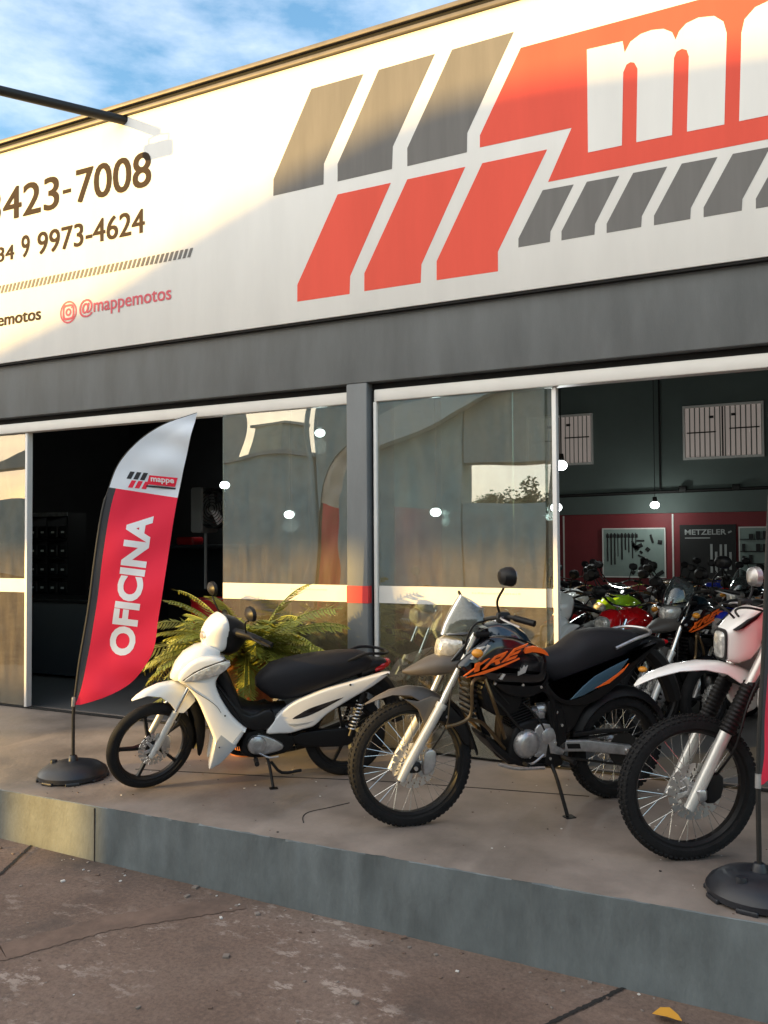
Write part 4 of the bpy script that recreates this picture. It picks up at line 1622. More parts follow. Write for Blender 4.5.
    m.build('peg_bracket', t)
    return t


xre = build_trail_black()
set_bike(xre, Vector((-1.998, 4.364, 0)), 47.4, 5)
# ------------------------------------------------------------------ white underbone scooter
def build_underbone():
    t = thing('scooter', 'white underbone motorcycle with black seat and five-spoke wheels parked by the palm', 'scooter')
    ws = rot_steer(24, (.17, 0, .60))
    wheel(t, 0, .287, .287, .068, .236, 0, None, 'rubber', .105, -.055, xf=ws, mag=5, hub='black_plastic')
    wheel(t, 1.268, .280, .280, .082, .215, 0, None, 'rubber', 0, .05, mag=5, hub='alu')
    for y in (-.075, .075):
        m = MB('alu_paint')
        m.tube([(-.03, y, .245), (0, y, .29), (.125, y, .525)], [.017, .021, .021], 14)
        m.use('chrome')
        m.tube([(.12, y, .515), (.22, y, .70)], .014, 12)
        m.build('fork_leg', t, xf=ws)
    m = MB('alu')
    m.panel([(.045, .27), (.095, .29), (.10, .36), (.065, .375), (.04, .34)], -.075, -.04, .008, smooth=2)
    m.cyl((-.0, -.10, .287), (0, .10, .287), .009, 8)
    m.use('steel_dark')
    m.tube([(.08, -.06, .37), (.14, -.08, .46), (.19, -.06, .62)], .005, 6, smooth=4)
    m.build('brake_caliper', t, xf=ws)
    # front fender: nose, crown over the tyre and fork covers
    m = MB('white_plastic')
    P = [(-.135, .622, .010, 0), (-.10, .650, .030, .012), (-.05, .678, .044, .025), (.03, .702, .060, .065), (.085, .703, .074, .11), (.13, .700, .084, .175), (.175, .690, .088, .175), (.215, .668, .088, .12), (.25, .635, .084, .055)]
    rings = []
    for x, z, w_, d_ in P:
        e_ = 2.4 + max(0, x) * 14
        ring = [(x, (-1 + 2 * k / 16) * w_, z - d_ * abs(-1 + 2 * k / 16) ** e_) for k in range(17)]
        ring += [(x, (1 - 2 * k / 16) * (w_ - .003), z - .004 - d_ * abs(1 - 2 * k / 16) ** e_) for k in range(17)]
        rings.append(ring)
    m.rings(rings)
    for s in ():
        m.panel([(.06, .635), (.11, .685), (.20, .680), (.250, .640), (.235, .585), (.200, .525), (.150, .500), (.122, .512), (.100, .580)], s * .060, s * .094, .010, smooth=3)
    m.build('front_fender', t, xf=ws)
    m = MB('black_plastic')
    P = [(.235, .60), (.30, .53), (.335, .44), (.345, .34), (.335, .25), (.315, .18)]
    rings = []
    for x, z in P:
        ring = [(x + .02 * (1 - a * a), a * .055, z) for a in [-1 + k / 3 for k in range(7)]]
        ring += [(x - .006 + .02 * (1 - a * a), a * .050, z) for a in [1 - k / 3 for k in range(7)]]
        rings.append(ring)
    m.rings(rings)
    for s in (-1, 1):
        m.panel([(.215, .56), (.27, .55), (.33, .46), (.345, .30), (.325, .182), (.300, .178), (.285, .30), (.26, .44)], s * .045, s * .058, .005, smooth=2)
    m.build('mudguard', t, xf=ws)
    # leg shield
    m = MB('white_plastic')
    m.body([(.118, .715, .745, .030, 2.2), (.150, .695, .825, .080, 2.3), (.20, .69, .885, .115, 2.4), (.27, .71, .925, .130, 2.5), (.34, .74, .940, .120, 2.6), (.40, .80, .92, .10, 2.6), (.43, .84, .90, .07, 2.6)], 24)
    for s in (-1, 1):
        m.panel([(.165, .735), (.22, .690), (.285, .600), (.335, .480), (.375, .380), (.385, .330), (.365, .225), (.358, .158), (.42, .190), (.50, .265), (.585, .392), (.578, .412), (.510, .480), (.450, .570), (.415, .640), (.398, .700), (.412, .745), (.47, .835), (.40, .870), (.28, .86), (.20, .80)], s * .055, s * .188, .022, smooth=3)
    ls = m.build('leg_shield', t)
    for s in (-1, 1):
        m = MB('black_gap')
        m.tube([(.205, s * .1885, .712), (.29, s * .1893, .648), (.36, s * .1893, .60), (.405, s * .1893, .560), (.43, s * .1890, .52)], .0016, 5, smooth=4)
        bolt(m, (.455, s * .187, .50), .006, .004, (0, s, 0))
        bolt(m, (.42, s * .187, .30), .005, .004, (0, s, 0))
        m.build('panel_seam', ls)
    for s in (-1, 1):
        m = MB('silver_plastic')
        m.panel([(.362, .166), (.378, .235), (.395, .335), (.43, .385), (.50, .325), (.53, .30), (.47, .235), (.42, .190)], s * .165, s * .1885, .006, smooth=1)
        m.build('shield_trim', ls)
    m = MB('black_plastic')
    m.body([(.40, .66, .84, .09, 3), (.44, .56, .83, .12, 3), (.50, .47, .70, .14, 3), (.56, .44, .56, .15, 3), (.62, .42, .525, .145, 3), (.72, .40, .515, .12, 3), (.80, .40, .52, .10, 3), (.86, .38, .52, .09, 3)], 20)
    for s in (-1, 1):
        m.panel([(.400, .705), (.392, .680), (.435, .592), (.515, .468), (.585, .405), (.70, .375), (.78, .44), (.74, .515), (.62, .480), (.53, .548), (.45, .645)], s * .09, s * .150, .015, smooth=3)
    m.build('inner_cover', t)
    # long wedge lamps on the shield
    for s in (-1, 1):
        m = MB('lens')
        m.panel([(.196, .733), (.25, .774), (.33, .812), (.455, .852), (.488, .826), (.42, .768), (.31, .740), (.24, .730)], s * .150, s * .2100, .006, smooth=2)
        m.build('turn_signal', t)
        m = MB('black_gap')
        m.panel([(.194, .738), (.26, .786), (.33, .819), (.455, .858), (.46, .852), (.335, .810), (.262, .776), (.205, .738)], s * .150, s * .2065, .002, both=False)
        m.build('lamp_seam', t)
    # handlebar cover
    m = MB('white_plastic')
    m.body([(.318, .945, .99, .035, 2.6), (.334, .915, 1.030, .066, 2.8), (.365, .885, 1.070, .096, 3), (.405, .868, 1.104, .114, 3.1), (.440, .880, 1.120, .116, 3.1), (.452, .890, 1.116, .112, 3)], 32)
    hc = m.build('handlebar_cover', t, xf=ws)
    m = MB('lens')
    m.body([(.313, .965, 1.00, .030, 2.4), (.322, .955, 1.01, .042, 2.4), (.335, .95, 1.015, .05, 2.4)], 18)
    m.build('headlight', t, xf=ws)
    m = MB('black_plastic')
    m.body([(.436, .86, 1.110, .117, 2.6), (.48, .835, 1.105, .118, 2.6), (.54, .85, 1.085, .105, 2.6), (.60, .91, 1.04, .07, 2.6)], 20)
    for s in (-1, 1):
        m.tube([(.49, s * .09, 1.02), (.55, s * .20, 1.02), (.60, s * .27, 1.008)], [.03, .024, .02], 12, smooth=4)
        m.use('rubber')
        m.tube([(.585, s * .235, 1.012), (.635, s * .35, .998)], .0175, 12)
        m.use('black_plastic')
        m.tube([(.54, s * .22, 1.03), (.545, s * .30, 1.02), (.60, s * .37, 1.0)], .006, 6, smooth=4)
    m.build('handlebar', t, xf=ws)
    for s in (-1, 1):
        m = MB('frame_black')
        m.tube([(.53, s * .19, 1.04), (.50, s * .23, 1.12), (.50, s * .27, 1.15)], .006, 8, smooth=4)
        m.use('black_plastic')
        c = (.505, s * .285, 1.20)
        m.body([(c[0] - .028, c[2] - .02, c[2] + .02, .03, 2.2, c[1]), (c[0] - .012, c[2] - .042, c[2] + .042, .058, 2.2, c[1]), (c[0] + .006, c[2] - .047, c[2] + .047, .064, 2.3, c[1]), (c[0] + .012, c[2] - .045, c[2] + .045, .062, 2.3, c[1])], 18)
        m.use('mirror')
        m.body([(c[0] + .0122, c[2] - .042, c[2] + .042, .058, 2.3, c[1]), (c[0] + .0135, c[2] - .042, c[2] + .042, .058, 2.3, c[1])], 18)
        m.build('mirror', t, xf=ws)
    # seat
    m = MB('seat')
    m.body([(.664, .640, .695, .05, 2.6), (.69, .615, .725, .085, 2.7), (.76, .560, .785, .12, 2.8), (.85, .545, .810, .135, 2.9), (.95, .560, .828, .140, 2.9), (1.07, .595, .842, .140, 2.9), (1.22, .650, .852, .132, 2.9), (1.34, .690, .850, .118, 2.9), (1.41, .715, .830, .10, 2.8), (1.445, .735, .795, .07, 2.6)], 24)
    m.build('seat', t)
    for s in (-1, 1):
        m = MB('pearl')
        m.panel([(.722, .358), (.760, .425), (.800, .478), (.890, .546), (1.00, .590), (1.12, .630), (1.30, .672), (1.46, .710), (1.53, .722), (1.535, .708), (1.42, .628), (1.27, .550), (1.12, .462), (1.035, .390), (.95, .368), (.876, .350), (.80, .352)], s * .09, s * .152, .014, smooth=3)
        sc = m.build('side_cover', t)
        m = MB('black_gloss')
        m.panel([(.885, .445), (.94, .478), (1.00, .508), (1.11, .540), (1.225, .570), (1.16, .535), (1.09, .500), (1.02, .470), (.957, .450)], s * .145, s * .1540, .001, smooth=2, both=False)
        m.use('silver_plastic')
        m.panel([(.86, .415), (.90, .395), (.99, .410), (1.03, .425), (.99, .420), (.92, .412)], s * .145, s * .1540, .001, smooth=2, both=False)
        m.use('black_gap')
        bolt(m, (1.27, s * .150, .650), .008, .004, (0, s, 0))
        m.build('side_stripe', sc)
    m = MB('black_plastic')
    m.body([(1.36, .66, .79, .10, 2.8), (1.45, .70, .80, .09, 2.8), (1.52, .725, .79, .07, 2.8), (1.56, .745, .78, .05, 2.6)], 18)
    m.tube([(1.45, 0, .68), (1.54, 0, .60), (1.60, 0, .48), (1.64, 0, .36)], [.06, .06, .055, .05], 10, smooth=4)
    m.build('tail', t)
    m = MB('lens_red')
    m.body([(1.455, .700, .765, .088, 2.8), (1.51, .708, .782, .078, 2.8), (1.56, .735, .788, .052, 2.6), (1.575, .75, .78, .03, 2.4)], 18)
    m.build('tail_light', t)
    m = MB('frame_black')
    for s in (-1, 1):
        m.tube([(1.26, s * .115, .80), (1.38, s * .125, .845), (1.50, s * .11, .840), (1.55, s * .04, .835)], .010, 8, smooth=5)
    m.tube([(1.55, -.04, .835), (1.55, .04, .835)], .010, 8)
    m.build('grab_rail', t)
    # engine (lying flat), exhaust, stands, swingarm, shocks
    m = MB('frame_black')
    m.panel([(.56, .25), (.60, .36), (.72, .37), (.86, .34), (.92, .27), (.85, .20), (.66, .18), (.58, .21)], -.09, .09, .02, smooth=2)
    m.use('alu')
    m.lathe([(0, -.128), (.045, -.128), (.058, -.12), (.064, -.10), (.064, -.07), (0, -.07)], c=(.665, 0, .275), n=28)
    m.lathe([(.020, -.131), (.030, -.131), (.030, -.126), (.020, -.126)], c=(.665, 0, .275), n=20, closed_prof=True)
    m.panel([(.65, .335), (.72, .335), (.83, .275), (.83, .235), (.76, .215), (.68, .215)], -.07, -.112, .012, smooth=2)
    for k in range(6):
        bolt(m, (.665 + .055 * math.cos(k), -.118, .275 + .055 * math.sin(k)), .0045, .006)
    e = m.build('engine', t)
    m = MB('frame_black')
    for k in range(7):
        m.box(.47 + k * .013, .475 + k * .013, -.06, .06, .235, .345, .002)
    m.box(.42, .47, -.05, .05, .24, .34, .01)
    m.box(.47, .565, -.045, .045, .25, .33, .01)
    m.build('cylinder', e)
    m = MB('steel_dark')
    m.tube([(.46, .05, .24), (.55, .09, .17), (.75, .12, .145), (.95, .14, .16)], .016, 10, smooth=5)
    m.tube([(.95, .15, .17), (1.10, .16, .22), (1.52, .17, .36)], [.03, .048, .048], 14, smooth=4)
    m.use('alu')
    m.tube([(1.12, .175, .235), (1.45, .185, .345)], .046, 14)
    m.build('exhaust_pipe', t)
    m = MB('frame_black')
    for s in (-1, 1):
        m.panel([(.84, .29), (.86, .32), (1.27, .295), (1.31, .28), (1.27, .262), (.86, .262)], s * .07, s * .09, .006)
    m.panel([(.90, .285), (.95, .335), (1.26, .345), (1.34, .30), (1.31, .245), (1.22, .222), (.98, .238)], -.095, -.062, .012, smooth=2)
    m.build('swingarm', t)
    for s in (-1, 1):
        m = MB('steel_dark')
        shock(m, (1.275, s * .115, .30), (1.375, s * .115, .60), .026)
        m.build('rear_shock', t)
    m = MB('black_plastic')
    m.body([(.98, .40, .56, .04, 3), (1.10, .50, .60, .055, 3), (1.26, .565, .63, .06, 3), (1.42, .56, .66, .06, 3), (1.52, .50, .62, .055, 3)], 14)
    m.build('inner_fender', t)
    m = MB('frame_black')
    m.tube([(.73, -.08, .19), (.745, -.12, .14), (.76, -.195, .020)], .010, 8, smooth=4)
    m.box(.735, .79, -.225, -.18, .010, .018, .002)
    m.build('kickstand', t)
    m = MB('frame_black')
    m.tube([(.75, -.15, .175), (.82, -.16, .10), (.95, -.14, .10)], .010, 8, smooth=3)
    m.build('centre_stand', t)
    m = MB('frame_black')
    m.tube([(.655, -.08, .19), (.655, -.20, .185)], .010, 8)
    m.use('rubber')
    m.tube([(.655, -.13, .187), (.655, -.215, .184)], .016, 8)
    m.build('footpeg', t)
    m = MB('alu')
    m.tube([(.68, -.13, .225), (.74, -.15, .20), (.80, -.155, .205)], .006, 6, smooth=3)
    m.build('gear_lever', t)
    return t


biz = build_underbone()
set_bike(biz, Vector((-3.777, 4.279, 0)), 40.38, 4)


# ------------------------------------------------------------------ white enduro motorcycle at the right edge
def build_enduro():
    t = thing('motorcycle', 'white enduro motorcycle with high front fender, at the right behind the flag', 'motorcycle')
    wheel(t, 0, .360, .358, .084, .298, 36, (.029, .009), 'rubber', .140, -.062, hub='alu')
    wheel(t, 1.40, .330, .330, .108, .255, 36, (.033, .010), 'rubber', .115, .07, sprocket=True)
    for y in (-.100, .100):
        m = MB('alu_paint')
        m.tube([(-.050, y, .290), (0, y, .385), (.135, y, .660)], [.025, .029, .030], 18)
        m.use('black_plastic')
        pts, rad = [], []
        for k in range(25):
            q = k / 24
            pts.append((.135 + q * .118, y, .655 + q * .225))
            rad.append((.041 if k % 2 else .0365) * (.92 if k in (0, 24) else 1))
        m.tube(pts, rad, 18)
        m.use('alu_paint')
        m.tube([(.25, y, .875), (.36, y, 1.10)], .027, 14)
        m.use('alu')
        m.box(-.025, .03, y - .034, y + .034, .33, .395, .012)
        m.build('fork_leg', t)
    m = MB('alu')
    m.cyl((0, -.13, .36), (0, .13, .36), .011, 10)
    m.use('frame_black')
    m.build('axle', t)
    m = MB('frame_black')
    m.obox((.285, 0, .885), ((1, 0, 0), (0, 1, 0), (0, 0, 1)), (.055, .14, .018), .012)
    m.build('fork_clamp', t)
    m = MB('frame_black')
    m.obox((.37, 0, 1.09), ((1, 0, 0), (0, 1, 0), (0, 0, 1)), (.055, .135, .018), .012)
    m.build('fork_clamp', t)
    m = MB('frame_black')
    m.panel([(.055, .305), (.125, .33), (.135, .43), (.09, .45), (.055, .41)], -.090, -.045, .01, smooth=2)
    m.tube([(.10, -.08, .44), (.15, -.155, .60), (.21, -.155, .80), (.30, -.12, .95)], .006, 6, smooth=5)
    m.build('brake_caliper', t)
    m = MB('white_plastic')
    P = [(-.290, .876, .012, .0), (-.255, .905, .035, .004), (-.20, .936, .050, .010), (-.09, .972, .064, .018), (.04, .989, .072, .030), (.15, .984, .078, .048), (.235, .965, .080, .085), (.30, .935, .075, .09), (.42, .86, .06, .07)]
    rings = []
    for x, z, w_, d_ in P:
        ring = [(x, (-1 + 2 * k / 10) * w_, z - d_ * abs(-1 + 2 * k / 10) ** 3.2) for k in range(11)]
        ring += [(x, (1 - 2 * k / 10) * (w_ - .003), z - .0045 - d_ * abs(1 - 2 * k / 10) ** 3.2) for k in range(11)]
        rings.append(ring)
    m.rings(rings)
    m.build('front_fender', t)
    # headlamp mask
    m = MB('white_plastic')
    m.body([(.150, 1.02, 1.132, .044, 5), (.168, .990, 1.150, .062, 5), (.215, .980, 1.192, .082, 5), (.270, .995, 1.240, .094, 5), (.320, 1.05, 1.254, .092, 5), (.362, 1.12, 1.246, .082, 5)], 40)
    mk = m.build('headlight_mask', t)
    m = MB('lens')
    m.body([(.136, 1.03, 1.118, .030, 4), (.143, 1.005, 1.130, .041, 4), (.166, .995, 1.138, .052, 4)], 24)
    m.use('black_gap')
    m.body([(.150, 1.000, 1.140, .0545, 5), (.1575, .990, 1.147, .0575, 5)], 28)
    m.build('headlight', t)
    m = MB('black_plastic')
    for s in (-1, 1):
        m.panel([(.180, 1.148), (.245, 1.200), (.318, 1.240), (.290, 1.205), (.220, 1.160)], s * .055, s * .0965, .004)
    m.build('mask_vent', mk)
    m = MB('steel_dark')
    m.tube([(.56, -.42, 1.19), (.47, -.30, 1.225), (.42, -.14, 1.20), (.40, 0, 1.15), (.42, .14, 1.20), (.47, .30, 1.225), (.56, .42, 1.19)], .012, 10, smooth=6)
    m.use('black_plastic')
    for s in (-1, 1):
        m.tube([(.50, s * .325, 1.217), (.565, s * .43, 1.187)], .0175, 12)
        m.box(.42, .49, s * .27 - .02, s * .27 + .03, 1.19, 1.25, .01)
        m.use('alu')
        m.tube([(.44, s * .28, 1.225), (.41, s * .33, 1.22), (.46, s * .45, 1.19)], .006, 6, smooth=4)
        m.use('black_plastic')
    m.tube([(.43, -.2, 1.2), (.25, -.13, 1.26), (.20, -.05, 1.24), (.3, 0, 1.15)], .006, 6, smooth=6)
    m.tube([(.43, .2, 1.2), (.22, .12, 1.25), (.2, .0, 1.22), (.3, 0, 1.12)], .006, 6, smooth=6)
    m.build('handlebar', t)
    for s in (-1, 1):
        mx, my, mz = .54, s * .33, 1.36
        m = MB('frame_black')
        m.tube([(.46, s * .26, 1.23), (.50, s * .29, 1.28), (mx - .01, my, mz - .05)], .0065, 8, smooth=4)
        m.use('alu')
        m.body([(mx - .03, mz - .03, mz + .03, .03, 2.4, my), (mx - .015, mz - .05, mz + .05, .055, 2.4, my), (mx + .012, mz - .055, mz + .055, .06, 2.4, my)], 18)
        m.use('mirror')
        m.body([(mx + .0122, mz - .05, mz + .05, .056, 2.4, my), (mx + .0135, mz - .05, mz + .05, .056, 2.4, my)], 18)
        m.build('mirror', t)
    m = MB('white_plastic')
    m.body([(.44, .88, 1.06, .09, 2.6), (.52, .86, 1.11, .125, 2.6), (.62, .84, 1.10, .13, 2.6), (.74, .83, 1.0, .11, 2.6), (.80, .83, .94, .09, 2.6)], 22)
    m.build('fuel_tank', t)
    for s in (-1, 1):
        m = MB('white_plastic')
        m.panel([(.27, .80), (.32, .98), (.46, 1.03), (.68, .97), (.70, .88), (.52, .78), (.38, .68)], s * .11, s * .175, .025, smooth=3)
        sh = m.build('tank_shroud', t)
        m = MB('band_red')
        m.panel([(.34, .82), (.42, .95), (.62, .95), (.60, .90), (.46, .80)], s * .165, s * .1775, .001, both=False)
        m.build('decal', sh)
        m = MB('white_plastic')
        m.panel([(.82, .70), (.86, .85), (1.20, .92), (1.50, 1.0), (1.40, .86), (1.10, .70)], s * .10, s * .14, .02, smooth=2)
        m.build('side_panel', t)
    m = MB('seat')
    m.body([(.76, .86, .95, .07, 2.7), (.90, .84, .965, .11, 2.7), (1.10, .87, .985, .12, 2.8), (1.35, .92, 1.01, .11, 2.8), (1.50, .96, 1.02, .08, 2.7)], 20)
    m.build('seat', t)
    m = MB('white_plastic')
    m.body([(1.38, .92, 1.0, .09, 3), (1.60, .97, 1.03, .08, 3), (1.82, 1.0, 1.03, .06, 3)], 14)
    m.build('rear_fender', t)
    m = MB('lens_red')
    m.body([(1.80, .94, 1.0, .05, 3), (1.84, .95, .99, .045, 3)], 14)
    m.build('tail_light', t)
    m = MB('frame_black')
    m.tube([(.37, 0, .95), (.40, 0, .78), (.46, 0, .56), (.54, 0, .40), (.66, 0, .31), (.90, 0, .30)], .02, 8, smooth=5)
    for s in (-1, 1):
        m.tube([(.38, s * .02, 1.0), (.55, s * .10, .86), (.82, s * .11, .76), (.88, s * .10, .5), (.90, s * .09, .32)], .016, 8, smooth=5)
        m.tube([(.82, s * .11, .76), (1.2, s * .10, .85), (1.5, s * .08, .96)], .012, 8, smooth=4)
    m.build('frame', t)
    engine_block(t, .72, .44, 1.0)
    m = MB('gold')
    m.tube([(.62, -.03, .64), (.54, -.05, .60), (.53, -.05, .46), (.60, .06, .38), (.90, .14, .42)], .02, 10, smooth=5)
    m.build('exhaust_pipe', t)
    m = MB('alu')
    m.tube([(.95, .15, .45), (1.10, .16, .55), (1.55, .16, .80)], [.03, .052, .052], 14, smooth=3)
    m.build('muffler', t)
    for s in (-1, 1):
        m = MB('alu')
        m.panel([(.88, .39), (.94, .43), (1.12, .415), (1.44, .355), (1.46, .325), (1.40, .30), (1.08, .35), (.92, .365)], s * .085, s * .115, .008)
        m.build('swingarm', t)
    m = MB('frame_black')
    m.tube([(.86, -.10, .31), (.87, -.16, .23), (.90, -.24, .024)], .0115, 8, smooth=4)
    m.box(.875, .94, -.275, -.22, .012, .021, .003)
    m.build('kickstand', t)
    footpeg_set(t, .92, .35)
    return t


enduro = build_enduro()
set_bike(enduro, Vector((-0.535, 4.48, 0)), 35, 4)
# ------------------------------------------------------------------ feather flags
def feather_flag(loc, heading, label, words_):
    """flag plane: u along heading, z up; pole at the left"""
    t = thing('feather_flag', label, 'flag', loc, R(heading))
    m = MB('base_blk')
    n = 56
    prof = [(0, .115), (.06, .115), (.10, .110), (.17, .090), (.212, .062), (.226, .040), (.224, .012), (.200, .004), (0, .004)]
    m.lathe(prof, axis='z', n=n)
    for k in range(8):
        a = k * math.pi / 4 + .2
        m.obox((math.cos(a) * .222, math.sin(a) * .222, .010), ((math.cos(a), math.sin(a), 0), (-math.sin(a), math.cos(a), 0), (0, 0, 1)), (.010, .045, .010), .004)
    m.lathe([(0, .150), (.022, .150), (.028, .14), (.034, .112), (0, .112)], axis='z', n=20)
    m.lathe([(0, .108), (.022, .108), (.024, .098), (.024, .08), (0, .08)], c=(-.13, .02, .01), axis='z', n=18)
    b = m.build('base', t)
    L = [(0.006, 0.486), (0.018, 0.587), (0.043, 0.789), (0.075, 0.98), (0.107, 1.194), (0.139, 1.466), (0.185, 1.78), (0.236, 1.975), (0.303, 2.137), (0.436, 2.290), (0.604, 2.403), (0.821, 2.483)]
    Rr = [(0.044, 0.486), (0.208, 0.534), (0.372, 0.620), (0.485, 0.757), (0.538, 0.879), (0.558, 1.05), (0.592, 1.256), (0.638, 1.600), (0.686, 1.897), (0.726, 2.085), (0.774, 2.294), (0.823, 2.485)]
    Lc = catmull([(p[0], 0, p[1]) for p in L], 6)
    Rc = catmull([(p[0], 0, p[1]) for p in Rr], 6)
    m = MB('steel_dark')
    m.tube([(0, 0, .11), (.0, 0, .40), (0.004, 0, .50)], .011, 10)
    pts = [(p.x - .002, 0.004, p.z) for p in Lc]
    m.use('alu')
    m.tube([(0.0, .0, .478), (.004, .0, .54)], .0135, 10)
    m.use('steel_dark')
    m.tube(pts, [.010] * 40 + [.005] * (len(pts) - 40), 8)
    m.build('pole', t)

    def interp(C, z):
        for a, b_ in zip(C[:-1], C[1:]):
            if a.z <= z <= b_.z:
                q = (z - a.z) / max(1e-6, b_.z - a.z)
                return a.x + (b_.x - a.x) * q
        return C[-1].x if z > C[-1].z else C[0].x

    def wave(u, z):
        s = max(0, u - interp(Lc, min(max(z, .49), 2.48)))
        return -.016 * math.sin(4.2 * z + 5 * u) * min(1, s * 5) - .022 * math.sin(2.1 * z + 1.0) * min(1, s * 2.2) - .009 * math.sin(15 * z - 9 * u) * min(1, s * 6) - .022 * math.sin(9 * u + 22 * z) * min(1, s * 4) * max(0, min(1, (z - 1.9) * 2 if z > 1.9 else (.85 - z) * 2))
    m = MB()
    m.use('flag_red')
    NU, NV = 30, 90
    zs = [0.487 + (2.4825 - 0.487) * (k / NV) for k in range(NV + 1)]
    def bz(q):
        return 1.967 + (1.897 - 1.967) * q
    front, back = {}, {}
    for j, z in enumerate(zs):
        for i in range(NU + 1):
            q = i / NU
            # bend rows so that one row follows the colour border
            zz = z
            if .487 < z < 2.4825:
                w_ = max(0, 1 - abs(z - 1.932) / .45)
                zz = z + (.5 - q) * .07 * w_
            xl, xr = interp(Lc, zz), interp(Rc, zz)
            if xr < xl:
                xr = xl
            u = xl + (xr - xl) * q
            y = wave(u, zz)
            front[i, j] = m.v((u, y - .001, zz))
            back[i, j] = m.v((u, y + .001, zz))
    jb = min(range(NV + 1), key=lambda j: abs(zs[j] - 1.932))
    for j in range(NV):
        for i in range(NU):
            m.use('flag_white' if j >= jb else 'flag_red')
            if i < 3 and j < jb:
                m.use('flag_sleeve')
            m.f((front[i, j], front[i + 1, j], front[i + 1, j + 1], front[i, j + 1]))
            m.f((back[i, j + 1], back[i + 1, j + 1], back[i + 1, j], back[i, j]))
        m.f((front[NU, j], back[NU, j], back[NU, j + 1], front[NU, j + 1]))
        m.f((front[0, j + 1], back[0, j + 1], back[0, j], front[0, j]))
    bn = m.build('banner', t, sharp=80)
    if words_:
        m = MB('flag_ink')
        # the word runs up the flag: baseline on the right, slightly leaning with the cloth
        p0, p1 = Vector((.392, 0, .800)), Vector((.528, 0, 1.765))
        ax = (p1 - p0).normalized()
        px = Vector((-ax.z, 0, ax.x))
        Ln = (p1 - p0).length
        def xf(p):
            s, h = p.x, p.z
            q = p0 + ax * s + px * h
            return Vector((q.x, wave(q.x, q.z) - .0032, q.z))
        m.text(words_, 0, Ln, 0, .172, 0, bold=.045, xf=xf)
        m.build('lettering', bn)
        m = MB('flag_black')
        def bar(u0, z0, w_, h_, mt, sl=.35):
            m.use(mt)
            f0 = lambda u, z: m.v((u, wave(u, z) - .0032, z))
            m.f([f0(u0, z0 - u0 * .09), f0(u0 + w_, z0 - (u0 + w_) * .09), f0(u0 + w_ + h_ * sl, z0 + h_ - (u0 + w_) * .09), f0(u0 + h_ * sl, z0 + h_ - u0 * .09)])
        for k in range(3):
            bar(.345 + k * .044, 2.055, .030, .050, 'flag_black', .5)
            bar(.355 + k * .044, 1.995, .030, .050, 'flag_red', .5)
        bar(.478, 2.030, .19, .062, 'flag_red', .3)
        bar(.470, 2.012, .20, .012, 'flag_black', .3)
        m.use('flag_ink')
        m.text('mappe', .506, .664, 2.040, 2.080, 0, bold=.03, xf=lambda p: Vector((p.x, wave(p.x, p.z) - .0048, p.z - p.x * .09)))
        m.build('logo', bn)
    return t


feather_flag((-4.442, 4.265, 0), 34, 'tall red and white feather flag reading OFICINA on a round black base', 'OFICINA')
feather_flag((-0.190, 4.135, 0), 68, 'red feather flag cut by the right edge of the photo, before the enduro motorcycle', 'OFICINA')

